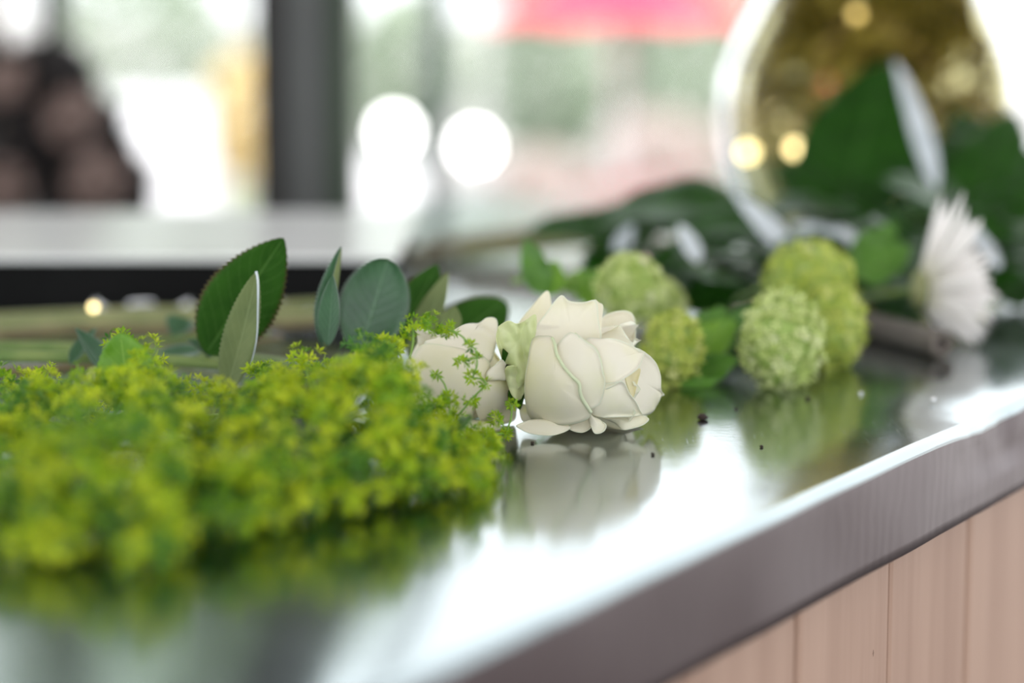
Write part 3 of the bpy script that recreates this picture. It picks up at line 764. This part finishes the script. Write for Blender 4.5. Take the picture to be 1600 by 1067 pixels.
def heap_sprig(idx, row, label):
    x0, x1 = cols[idx % 5]
    pts = []
    ncl = 28 if row == 'front' else 21
    for k in range(ncl):
        for _ in range(30):
            px = rg.uniform(x0 - 14, x1 + 14); yf = interp(px, FRONT); yb = interp(px, BACK)
            tt = rg.uniform(0.0, .52) if row == 'front' else rg.uniform(.46, 1.0)
            Y = yf + (yb - yf) * tt; X = (px - 800) / F * Y * 1.0
            z = heap_z(px, Y) * (rg.uniform(.80, 1.0) if rg.random() < .72 else rg.uniform(.25, .8))
            q = Vector((X, Y, max(.009, z - .004)))
            if all((q - p).length > .010 for p in pts): break
        pts.append(q)
    mean = sum(pts, Vector()) / len(pts)
    t = thing('mantle_spray', (mean.x, mean.y, 0), label, 'flower spray', "lady's mantle sprays heaped on the worktop")
    fl = MB(); st = MB()
    root = Vector((mean.x - .11, mean.y + .07 + .01 * (idx % 3), .008)); hub = Vector((mean.x - .01, mean.y + .005, mean.z * .5))
    st.tube([root, (root + hub) / 2 + Vector((0, 0, .006)), hub], .0012, .0010, 6, 14)
    for q in pts:
        m = (hub + q) / 2 + Vector((rg.uniform(-.006, .006), rg.uniform(-.006, .006), -.003)); m.z = max(m.z, .003)
        st.tube([hub, m, q], .0006, .0004, 5, 8)
        tone = rg.choice((.12, .35, .55, .7, .85, .95))
        for k in range(rg.randint(19, 27)):
            dv = Vector((rg.gauss(0, 1), rg.gauss(0, 1), rg.gauss(.25, .9))).normalized()
            rad = .0105 * rg.uniform(.35, 1.0)
            p = q + Vector((dv.x * rad, dv.y * rad, dv.z * rad * .9))
            if p.z < .002: p.z = rg.uniform(.002, .006)
            star_flower(fl, p, dv + Vector((0, 0, .35)), rg.uniform(.0027, .0044), rg, min(1, max(0, tone + rg.gauss(0, .20))))
            if k % 3 == 0: st.tube([q, p], .0003, .00025, 4, None)
    st.build('stems', M['sprig_stem'], t)
    o = fl.build('flowers', M['mantle'], t); o['kind'] = 'stuff'
    return t, mean
sprays = []
for i, (row, lab) in enumerate(mantle_labels): sprays.append(heap_sprig(i, row, lab))
# leaves that belong to the sprays
def mantle_leaf(i, b, tp, w, nrm, mat='lime_leaf'): put_leaf('leaf', b, tp, w, nrm, [M[mat], M['mid_leaf']], sprays[i][0], a=.7, b=.55, arch=.4, fold=.15, serr=.06, nser=12, wav=.04)
mantle_leaf(6, P(205, 640, 1.07), P(188, 520, 1.075), .028, CAMV + Vector((.2, 0, .2)))
mantle_leaf(5, P(70, 660, 1.05), P(40, 590, 1.06), .022, CAMV + Vector((0, 0, .5)), 'mid_leaf')
mantle_leaf(7, P(380, 660, 1.07), P(420, 590, 1.08), .022, CAMV + Vector((-.3, 0, .3)), 'mid_leaf')
for i in range(10):
    m = sprays[i][1]
    for k in range(3):
        b = Vector((m.x + rg.uniform(-.03, .03), m.y + rg.uniform(-.02, .02), .008)); e = b + Vector((rg.uniform(-.02, .02), rg.uniform(-.025, .01), rg.uniform(.006, .022)))
        mantle_leaf(i, b, e, .022, Vector((rg.uniform(-.4, .4), -.5, 1)), 'mid_leaf')
# fine flowers of the sprig that crosses the cream rose
fl = MB(); st = MB()
base_p = P(700, 690, 1.08); done = [base_p, P(640, 560, 1.08)]
for (px, py, d, n, rr) in reversed(((672, 505, 1.09, 26, .006), (700, 515, 1.09, 16, .0045), (645, 510, 1.09, 20, .006), (735, 540, 1.085, 6, .003), (722, 565, 1.085, 9, .0035), (745, 560, 1.085, 5, .0025), (738, 590, 1.085, 9, .004), (760, 600, 1.085, 5, .0028), (735, 625, 1.085, 10, .004), (682, 585, 1.085, 5, .0022), (715, 650, 1.085, 12, .004), (775, 655, 1.09, 12, .0042), (800, 632, 1.09, 8, .0032), (790, 680, 1.09, 12, .0035), (760, 690, 1.085, 14, .0045), (730, 680, 1.08, 16, .0055), (700, 620, 1.08, 12, .0045))):
    q = P(px, py, d); q.z = max(q.z, .006)
    near = min(done, key=lambda w: (w - q).length); st.tube([near, (near + q) / 2 + Vector((.001, -.001, .001)), q], .0005, .0004, 5, 8); done.append(q)
    for k in range(n):
        dv = Vector((rg.gauss(0, 1), rg.gauss(0, 1), rg.gauss(0, 1))).normalized(); p = q + dv * rr * rg.uniform(.5, 1); p.z = max(p.z, .002)
        star_flower(fl, p, dv, rg.uniform(.0022, .0034), rg, min(1, max(0, rg.gauss(.45, .2))))
st.build('stems', M['sprig_stem'], sprays[9][0]); o = fl.build('flowers', M['mantle'], sprays[9][0]); o['kind'] = 'stuff'

# ------------------------------------------------------------------ guelder-rose snowballs
def snowball(c, rad, nflo, mats, parent, seed, size=.0034):
    r = random.Random(seed); c = Vector(c)
    lump = lambda d: 1 + .13 * noise.noise(d * 2.3 + Vector((seed, 0, 0))) + .06 * noise.noise(d * 5 + Vector((0, seed, 0)))
    core = MB(); core.ball((0, 0, 0), 1.0, 24, 16)
    vv = [c + Vector((p.x * rad[0], p.y * rad[1], p.z * rad[2])) * .88 * lump(p.normalized()) for p in core.v]
    mk('core', vv, core.f, M['vib_core'], parent)
    fl = MB()
    for i in range(nflo):
        z = 1 - 2 * (i + .5) / nflo; a = i * 2.39996; q = sqrt(1 - z * z)
        d = Vector((q * cos(a), q * sin(a), z)) + Vector((r.gauss(0, .06), r.gauss(0, .06), r.gauss(0, .06))); d.normalize()
        L = lump(d) * r.uniform(.92, 1.06)
        p = c + Vector((d.x * rad[0], d.y * rad[1], d.z * rad[2])) * L
        if p.z < .001: p.z = .001
        n = (d + Vector((r.gauss(0, .35), r.gauss(0, .35), r.gauss(0, .35)))).normalized(); e1 = n.orthogonal().normalized(); e2 = n.cross(e1)
        s = size * r.uniform(.75, 1.25); ph = r.random() * 6; col = min(1, max(0, r.gauss(.55, .22)))
        v = [p - n * s * .3]; f = []
        for k in range(5):
            t0 = ph + 2 * pi * k / 5
            for dt, rr, h in ((-.42, .55, .05), (-.30, .95, .25), (.30, .95, .25), (.42, .55, .05)):
                v.append(p + (e1 * cos(t0 + dt) + e2 * sin(t0 + dt)) * s * rr + n * s * h)
            b = 1 + 4 * k; f.append((0, b, b + 1, b + 2, b + 3))
        fl.add(v, f, None, col)
    o = fl.build('florets', mats, parent); o['kind'] = 'stuff'
VL = [M['mid_leaf'], M['mid_leaf']]; LL = [M['lime_leaf'], M['mid_leaf']]
GV = 'guelder-rose snowball heads'
def vib(px, py, d, rad, n, mat, label, seed, stem_to, size=.0034):
    c = P(px, py, d)
    if c.z - rad[2] < 0: c.z = rad[2] * .97
    t = thing('snowball_flower', (c.x, c.y, 0), label, 'flower', GV)
    snowball(c, rad, n, mat, t, seed, size)
    mb = MB(); e = stem_to; mb.tube([c, (c + e) / 2 + Vector((0, 0, .004)), e], .0016, .002, 7, 12); mb.build('stem', M['stem'], t)
    return t
v1 = vib(1222, 534, 1.262, (.0205, .0205, .0258), 330, M['vib'], 'pale green snowball flower head nearest the front edge, foremost of three', 3, P(1110, 530, 1.36))
v2 = vib(1266, 438, 1.375, (.0255, .022, .0215), 260, M['vib_y'], 'yellow-green snowball flower head on top of the three by the chrysanthemum', 5, P(1150, 470, 1.46))
v3 = vib(1300, 520, 1.335, (.0178, .020, .0235), 260, M['vib_y'], 'yellow-green snowball flower head lying behind the foremost pale one', 8, P(1200, 530, 1.44))
v4 = vib(985, 452, 1.335, (.0175, .018, .0195), 230, M['vib'], 'pale green snowball flower head standing directly behind the sharp white rose', 12, P(900, 470, 1.40))
v5 = vib(1052, 545, 1.265, (.0150, .016, .0190), 220, M['vib_y'], 'small yellow-green snowball flower head touching the right of the white rose', 15, P(960, 560, 1.36))
v6 = vib(1040, 475, 1.40, (.0110, .012, .0130), 140, M['vib'], 'small half-hidden snowball flower head behind the white rose, right of the taller one', 18, P(960, 480, 1.45))
for (t, bx, by, bd, tx, ty, td, w, nr, ms) in (
        (v4, 850, 460, 1.35, 822, 372, 1.36, .018, (.3, -1, .2), VL), (v4, 860, 462, 1.35, 868, 405, 1.36, .014, (-.2, -1, .3), LL),
        (v4, 960, 470, 1.37, 862, 432, 1.38, .018, (0, -.6, 1), LL), (v4, 950, 440, 1.38, 890, 425, 1.39, .016, (0, -.5, 1), LL), (v4, 930, 480, 1.36, 905, 420, 1.37, .013, (.1, -1, .4), LL),
        (v5, 1075, 560, 1.30, 1150, 500, 1.31, .022, (0, -1, .6), LL), (v5, 1080, 590, 1.28, 1152, 560, 1.27, .018, (.1, -1, .7), VL), (v5, 1090, 530, 1.31, 1135, 480, 1.33, .018, (.1, -1, .5), VL),
        (v5, 1060, 606, 1.26, 1120, 595, 1.26, .012, (0, -.8, .7), VL), (v1, 1110, 540, 1.33, 1190, 480, 1.32, .02, (-.1, -1, .6), VL), (v2, 1330, 430, 1.45, 1425, 385, 1.47, .028, (0, -1, .7), VL),
        (v2, 1335, 420, 1.46, 1400, 350, 1.49, .024, (.1, -1, .4), VL)):
    put_leaf('leaf', P(bx, by, bd), P(tx, ty, td), w, nr, ms, t, a=.7, b=.7, arch=.3, fold=.15, serr=.05, nser=9, wav=.04)
mb = MB(); mb.tube([P(800, 440, 1.36), P(860, 432, 1.36), P(930, 446, 1.37), P(960, 470, 1.37)], .0014, .0014, 7, 16); mb.build('stalk', M['sprig_stem'], v4)

# ------------------------------------------------------------------ white chrysanthemum
c = P(1440, 452, 1.43); axm = Vector((1, .12, .06)).normalized()
mum = thing('chrysanthemum', (c.x + .02, c.y, 0), 'white spidery chrysanthemum lying on its side at right of the worktop', 'flower')
pm = None; r = random.Random(9)
pmeshes = []
for vnum in range(3):
    v, f, uv = leaf_vf(1.0, .115 + .02 * vnum, a=1.15, b=.55, fold=.55, arch=(-.35, .0, .35)[vnum], nv=12, nu=4)
    me = bpy.data.meshes.new('petal'); me.from_pydata([tuple(p) for p in v], [], f); me.materials.append(M['mum'])
    me.polygons.foreach_set('use_smooth', [True] * len(me.polygons))
    at = me.color_attributes.new('tint', 'FLOAT_COLOR', 'POINT')
    at.data.foreach_set('color', [q for u in uv for q in (min(1, u[1] * 1.6),) * 3 + (1.0,)]); pmeshes.append(me)
e1 = axm.cross(Vector((0, 0, 1))).normalized(); e2 = e1.cross(axm)
for i in range(130):
    k = (i + .5) / 130; th = radians(8 + 60 * k ** .6) ; ph = i * 2.39996 + r.gauss(0, .1)
    rad = e1 * cos(ph) + e2 * sin(ph)
    d = (axm * cos(th) + rad * sin(th)).normalized()
    L = (.036 + .012 * k) * r.uniform(.88, 1.1)
    if rad.z > .7 and k > .5: L *= 1.12
    b = c + axm * (.006 - .006 * k) + rad * .010 * k
    if b.z + d.z * L < .001: L = max(.012, (b.z - .001) / max(.001, -d.z)) if d.z < 0 else L
    L = min(L, .056)
    o = bpy.data.objects.new('petal', pmeshes[i % 3]); COL.objects.link(o); o.parent = mum
    yl = d; zl = (-rad + d * rad.dot(d)).normalized(); xl = yl.cross(zl)
    mt = Matrix((xl * L, yl * L, zl * L)).transposed().to_4x4(); mt.translation = b - Vector(mum['_o']); o.matrix_local = mt
mb = MB(); mb.ball(c - axm * .001, (.006, .010, .012), 14, 9); mb.build('calyx', M['mum_base'], mum)
mb = MB(); mb.tube([c, c + Vector((-.04, .05, -.01)), c + Vector((-.12, .16, -.022))], .0022, .0022, 8, 12); mb.build('stem', M['stem'], mum)
# hollow cut stem end beside it
a = G(1472, 560) + Vector((0, 0, .0080)); b = a + Vector((-.03, .09, .000))
v, f = lathe([(.0040, .004), (.0040, 0), (.0078, 0), (.0080, .002), (.0075, .10), (.0, .10)], (0, 0, 0), 20)
q = (b - a).to_track_quat('Z', 'Y').to_matrix()
M['cut'] = noisy('cut_stem_pale', (.10, .085, .07), (.17, .14, .12), 120, .7)
v2_, f2_ = lathe([(.0, .0035), (.0042, .0035)], (0, 0, 0), 20)
cs = thing('cut_stem', (a.x, a.y, 0), 'thick cut stem with dark hollow end below the chrysanthemum', 'stem')
mk('tube', [a + q @ Vector(p) for p in v], f, M['cut'], cs); mk('pith', [a + q @ Vector(p) for p in v2_], f2_, M['carcass'], cs)

# ------------------------------------------------------------------ heap of dark glossy foliage at the back right
DL = [M['dark_leaf'], M['dark_under']]
def branch(name, path, r0, leaves, label, mat=DL, cat='foliage', group='dark leafy branches behind the flowers', stem='stem_brown', fills=()):
    pts = [P(*p) for p in path]
    for p in pts: p.z = max(p.z, r0)
    t = thing(name, (pts[0].x, pts[0].y, 0), label, cat, group)
    mb = MB(); mb.tube(pts, r0, r0 * .6, 8, 24); mb.build('stem', M[stem], t)
    for (b, e, w, nr, arch) in leaves:
        put_leaf('leaf', P(*b), P(*e), w, nr, mat, t, a=.72, b=.75, arch=arch, fold=.10, wav=.02)
    for (n, x0, x1, yy0, yy1, d0, d1, seed, zmax) in fills:
        r = random.Random(seed)
        for k in range(n):
            px = r.uniform(x0, x1); d = r.uniform(d0, d1)
            b = Vector(((px - 800) / F * d, d, r.uniform(.006, zmax)))
            a = r.uniform(-pi, pi); L = r.uniform(.045, .075)
            e = b + Vector((cos(a) * L, sin(a) * L * .6, r.uniform(-.02, .03)))
            e.z = min(max(e.z, .004), zmax + .015)
            put_leaf('leaf', b, e, L * r.uniform(.42, .6), (r.uniform(-.7, .7), r.uniform(-1.0, .2), 1), mat, t, a=.72, b=.75, arch=r.uniform(-.9, .1), fold=.12, wav=.02, nv=14, nu=6)
    return t
branch('leafy_branch', [(1260, 480, 1.56), (1120, 400, 1.64), (960, 372, 1.70), (830, 366, 1.74)], .003, [
    ((1172, 352, 1.62), (930, 352, 1.66), .060, (0, -.55, 1), -1.15), ((1000, 372, 1.70), (812, 364, 1.72), .034, (0, -.7, 1), -.8),
    ((1060, 350, 1.70), (940, 330, 1.74), .03, (0, -1, .6), -.6), ((1150, 400, 1.58), (1010, 420, 1.55), .040, (0, -.8, .7), -.5),
    ((1180, 440, 1.54), (1070, 460, 1.50), .036, (.1, -1, .5), -.4), ((1000, 392, 1.66), (905, 402, 1.64), .022, (0, -.9, .6), -.4),
    ((1120, 370, 1.6), (1180, 300, 1.68), .032, (-.3, -1, .2), .3)],
    'dark glossy branch with arching leaf top, directly behind the snowball flowers', fills=[(30, 950, 1240, 0, 0, 1.47, 1.72, 61, .050)])
branch('leafy_branch', [(1480, 520, 1.55), (1380, 400, 1.68), (1330, 330, 1.76), (1370, 180, 1.80)], .0032, [
    ((1310, 352, 1.74), (1388, 96, 1.80), .088, (-.25, -1, .25), -.35), ((1300, 340, 1.72), (1215, 250, 1.76), .035, (.2, -1, .4), -.4),
    ((1370, 380, 1.66), (1250, 330, 1.70), .040, (0, -.9, .5), -.5), ((1400, 420, 1.6), (1330, 360, 1.62), .034, (.1, -1, .4), -.4),
    ((1420, 330, 1.74), (1440, 200, 1.80), .050, (.3, -1, .2), -.3)],
    'dark branch with tall broad leaf standing in front of the glass vase', fills=[(30, 1190, 1460, 0, 0, 1.47, 1.76, 62, .060)])
branch('leafy_branch', [(1660, 560, 1.60), (1570, 420, 1.68), (1520, 300, 1.74), (1530, 200, 1.78)], .003, [
    ((1500, 345, 1.70), (1590, 175, 1.78), .055, (-.2, -1, .2), -.3), ((1450, 350, 1.72), (1498, 205, 1.78), .045, (.2, -1, .2), -.3),
    ((1560, 470, 1.60), (1625, 290, 1.66), .055, (-.2, -1, .3), -.4), ((1600, 480, 1.56), (1530, 380, 1.62), .04, (.1, -1, .5), -.4),
    ((1480, 420, 1.62), (1430, 300, 1.68), .04, (.2, -1, .3), -.4), ((1640, 380, 1.70), (1600, 230, 1.75), .06, (0, -1, .2), -.3),
    ((1380, 520, 1.53), (1440, 420, 1.58), .035, (-.1, -1, .5), -.4), ((1540, 300, 1.78), (1500, 170, 1.84), .05, (.1, -1, .2), -.3)],
    'dark leafy branch at the right edge behind the chrysanthemum', fills=[(30, 1370, 1680, 0, 0, 1.52, 1.78, 63, .07)])
SL = [M['silver_edge_and_highlight'], M['silver_edge_and_highlight']]  # narrow pale strips stand in for highlights on the dark leaves
branch('highlight_branch', [(1290, 420, 1.50), (1230, 392, 1.53), (1180, 350, 1.56)], .0015, [
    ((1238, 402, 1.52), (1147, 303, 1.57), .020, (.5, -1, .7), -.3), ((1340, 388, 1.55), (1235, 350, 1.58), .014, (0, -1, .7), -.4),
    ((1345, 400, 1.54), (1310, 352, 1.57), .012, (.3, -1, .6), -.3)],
    'painted leaf highlights, silvery white narrow strips behind the topmost snowball flower', SL, group='painted leaf highlights in the foliage', stem='stem')
branch('highlight_branch', [(1470, 330, 1.64), (1455, 260, 1.66), (1430, 180, 1.70)], .0015, [
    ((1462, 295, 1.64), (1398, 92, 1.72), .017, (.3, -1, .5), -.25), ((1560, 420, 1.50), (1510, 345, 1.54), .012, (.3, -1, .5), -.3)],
    'highlight of the broad dark leaf before the vase, built as a tall silvery strip', SL, group='painted leaf highlights in the foliage', stem='stem')
branch('highlight_branch', [(1120, 430, 1.48), (1085, 410, 1.49), (1070, 380, 1.50)], .0012, [
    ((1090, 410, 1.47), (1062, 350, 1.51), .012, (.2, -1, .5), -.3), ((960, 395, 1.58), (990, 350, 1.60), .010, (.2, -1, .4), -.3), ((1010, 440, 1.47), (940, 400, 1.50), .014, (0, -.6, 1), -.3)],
    'short silvery strips painting highlights under the arching dark leaf', SL, group='painted leaf highlights in the foliage', stem='stem')
# pink blossom
q = P(1001, 416, 1.43); t = thing('pink_blossom', (q.x, q.y, 0), 'small pink blossom peeping out behind the tall snowball flower', 'flower')
for k in range(6):
    a = k * pi / 3; put_leaf('petal', q, q + Vector((cos(a) * .008, -.003, sin(a) * .008)), .006, (0, -1, .2), M['pink'], t, a=1.2, b=.6, nv=8, nu=4)
mb = MB(); mb.tube([q, q + Vector((.01, .03, -.02)), q + Vector((.03, .08, -q.z + .002))], .0012, .0012, 6, 8); mb.build('stem', M['stem'], t)
# bundle of brown stems, far left end of the foliage
for k, (a, b, c_, rr, m, lab) in enumerate((
        ((632, 404, 1.84), (760, 382, 1.86), (1010, 352, 1.86), .0045, 'stem_brown', 'brown woody stem, lowest of the bundle behind the leaves'),
        ((640, 396, 1.88), (800, 372, 1.90), (1020, 346, 1.90), .005, 'stem_brown', 'thick brown woody stem in the bundle behind the leaves'),
        ((660, 388, 1.92), (800, 368, 1.93), (1030, 342, 1.92), .0045, 'stem_brown', 'brown woody stem at the back of the bundle'),
        ((690, 380, 1.95), (820, 362, 1.95), (1030, 338, 1.94), .004, 'stem_olive', 'olive stem, topmost of the bundle behind the leaves'),
        ((720, 398, 1.80), (850, 384, 1.80), (1010, 368, 1.80), .004, 'stem_olive', 'olive stem at the front of the brown bundle'))):
    pts = [P(*a), P(*b), P(*c_)]
    for p in pts: p.z = max(p.z, rr)
    mb = MB(); mb.tube(pts, rr, rr, 9, 20); o = mb.build('woody_stem', M[m]); tag(o, lab, 'stem', 'woody stems at the back')

# loose stems lying left behind the heap
for k, (pts, rr, m, lab) in enumerate((
        ([(-40, 503, 1.5), (150, 492, 1.5), (330, 486, 1.5), (520, 474, 1.5)], .0042, 'stem_olive', 'thick olive stem lying furthest back before the black case'),
        ([(-40, 516, 1.46), (160, 505, 1.46), (340, 500, 1.46), (560, 492, 1.46)], .0040, 'stem_olive', 'olive stem second from the back at left'),
        ([(-40, 528, 1.43), (120, 516, 1.43), (300, 515, 1.43), (520, 505, 1.43)], .0034, 'stem_brown', 'brownish stem third from the back at left'),
        ([(-40, 548, 1.36), (90, 545, 1.36), (230, 533, 1.36), (420, 520, 1.37)], .0022, 'stem', 'thin green stem crossing the bright metal at left'),
        ([(-40, 583, 1.29), (60, 580, 1.29), (115, 573, 1.29), (240, 556, 1.31)], .0034, 'stem_brown', 'dark brown stem nearest the folded leaf at left edge'),
        ([(230, 542, 1.30), (290, 545, 1.30), (350, 540, 1.31), (440, 528, 1.33)], .0018, 'stem_brown', 'thin reddish brown stem left of the tall serrated leaf'),
        ([(240, 572, 1.27), (300, 580, 1.26), (360, 590, 1.25)], .0012, 'stem_olive', 'very thin pale stem in the gap below the serrated leaf'))):
    q = [P(*p) for p in pts]
    for p in q: p.z = max(p.z, rr) if p.z > -.01 else rr
    mb = MB(); mb.tube(q, rr, rr * .85, 9, 28); o = mb.build('loose_stem', M[m]); tag(o, lab, 'stem', 'loose stems on the worktop')

# ------------------------------------------------------------------ glass vase with a string of tiny lights
t_ = NT('olive_glass'); t_.set(Base_Color=(.60, .54, .27), Roughness=.03, Transmission_Weight=1.0, IOR=1.13); M['glass'] = t_.m
vc = G(1360, 378); vc.z = 0
vase = thing('glass_vase', vc, 'large bulbous olive-tinted glass vase standing at the back right', 'vase')
outer = [(.0, 0), (.085, 0), (.095, .004), (.113, .03), (.126, .07), (.130, .115), (.124, .155), (.104, .20), (.078, .245), (.058, .285), (.052, .32), (.060, .35), (.068, .362)]
inner = [(.066, .362), (.056, .348), (.0485, .32), (.0545, .285), (.060, .272), (.03, .271), (.0, .271)]
prof = [(max(.0, p.x), p.y) for p in spline([(a, b, 0) for a, b in outer], 50)] + [(max(0, p.x), p.y) for p in spline([(a, b, 0) for a, b in inner], 50)]
v, f = lathe(prof, vc, 64); mk('body', v, [q[::-1] for q in f], M['glass'], vase)
M['filling'] = tint_mat('olive_dried_filling', [(0, (.10, .08, .015)), (.55, (.34, .29, .08)), (.9, (.62, .54, .20)), (1, (.85, .74, .32))], .6, .3)
mb = MB()
for k, (dx, dz, rx, rz) in enumerate(((0, .112, .120, .098), (0, .20, .092, .07))): foliage_mesh(mb, (vc.x + dx, vc.y, dz + .01), (rx, rx, rz), 700, .016, 70 + k)
o = mb.build('filling', M['filling'], vase); o['kind'] = 'stuff'; o['label'] = 'olive and amber dried filling'
M['bulb'] = emit_mat('warm_bulb', (1, .80, .36), 5.0); M['bulb_dim'] = emit_mat('dim_warm_bulb', (1, .72, .22), 1.4)
M['wire'] = noisy('copper_wire', (.35, .2, .08), (.45, .27, .12), 30, .3, Metallic=1.0)
spots = [(1168, 238), (1242, 232), (1338, 22), (1560, 195)]
fs = thing('light_string', (vc.x - .1, vc.y - .14, 0), 'copper wire with tiny warm lights draped round the glass vase', 'light string')
bp = []
for (px, py) in spots:
    q = P(px, py, 1.885); dx = q.x - vc.x; rr = .136
    q = P(px, py, vc.y - sqrt(max(.0008, rr * rr - min(abs(dx), rr * .98) ** 2)) - .004); bp.append(q)
mb = MB(); mb.tube([Vector((vc.x - .15, vc.y - .08, .002))] + bp, .0005, .0005, 5, 50); mb.build('wire', M['wire'], fs)
for k, q in enumerate(bp):
    mb = MB(); mb.ball(q, (.0058, .0052, .0045, .0045)[k], 12, 8); mb.build('bulb', M['bulb'] if k < 2 else M['bulb_dim'], fs)
# glints at the far left: a coil of bright wire with a glowing bead
q = P(146, 480, 1.46); q2 = P(138, 478, 1.47)
t = thing('wire_coil', (q.x, q.y + .02, 0), 'shiny wire lying before the black case with one warm glowing bead at its end', 'wire')
M['bright'] = noisy('bright_wire', (.8, .8, .82), (.9, .9, .92), 30, .18, Metallic=1.0)
mb = MB(); pts = []
for k in range(70):
    u = k / 69; px = 130 + 360 * u; a = u * 46
    p = Vector(((px - 800) / F * 1.545, 1.545, 0)); pts.append(p + Vector((.004 * cos(a), .012 * sin(a), .007 + .004 * sin(a * .7))))
mb.tube(pts, .0017, .0017, 6); mb.build('coil', M['bright'], t)
mb = MB(); mb.ball(q, .0022, 12, 8); mb.build('bulb', M['bulb'], t)
# crumbs on the metal
M['crumb'] = noisy('dark_crumb', (.02, .016, .012), (.05, .03, .02), 200, .8)
for (px, py, s_, lab) in ((1098, 656, .0022, 'dark plant crumb on the metal right of the rose'), (1020, 711, .0008, 'tiny dark crumb in front of the rose'), (1190, 699, .0008, 'tiny reddish crumb on the metal before the snowball flower'), (832, 693, .0007, 'speck on the metal under the rose'), (1150, 640, .0008, 'speck beside the dark plant crumb'), (1262, 624, .0010, 'speck on the metal right of the foremost snowball flower'), (1345, 617, .0010, 'pale speck between snowball flower and chrysanthemum'), (1458, 626, .0011, 'pale speck on the metal below the chrysanthemum')):
    g = G(px, py); r = random.Random(px); mb = MB(); mb.ball((0, 0, 0), 1, 8, 6)
    vv = [g + Vector((p.x * s_ * 1.2, p.y * s_, (p.z + .8) * s_ * .8)) * (1 + .35 * noise.noise(p * 2 + Vector((px, 0, 0)))) if False else g + Vector((p.x * s_ * 1.2, p.y * s_, max(0, p.z + .8) * s_ * .8)) * (1 + .5 * noise.noise(p * 2 + Vector((px, 0, 0)))) for p in mb.v]
    o = mk('crumb', vv, mb.f, M['crumb'] if 'pale' not in lab else M['bright']); tag(o, lab, 'crumb', 'crumbs on the metal')
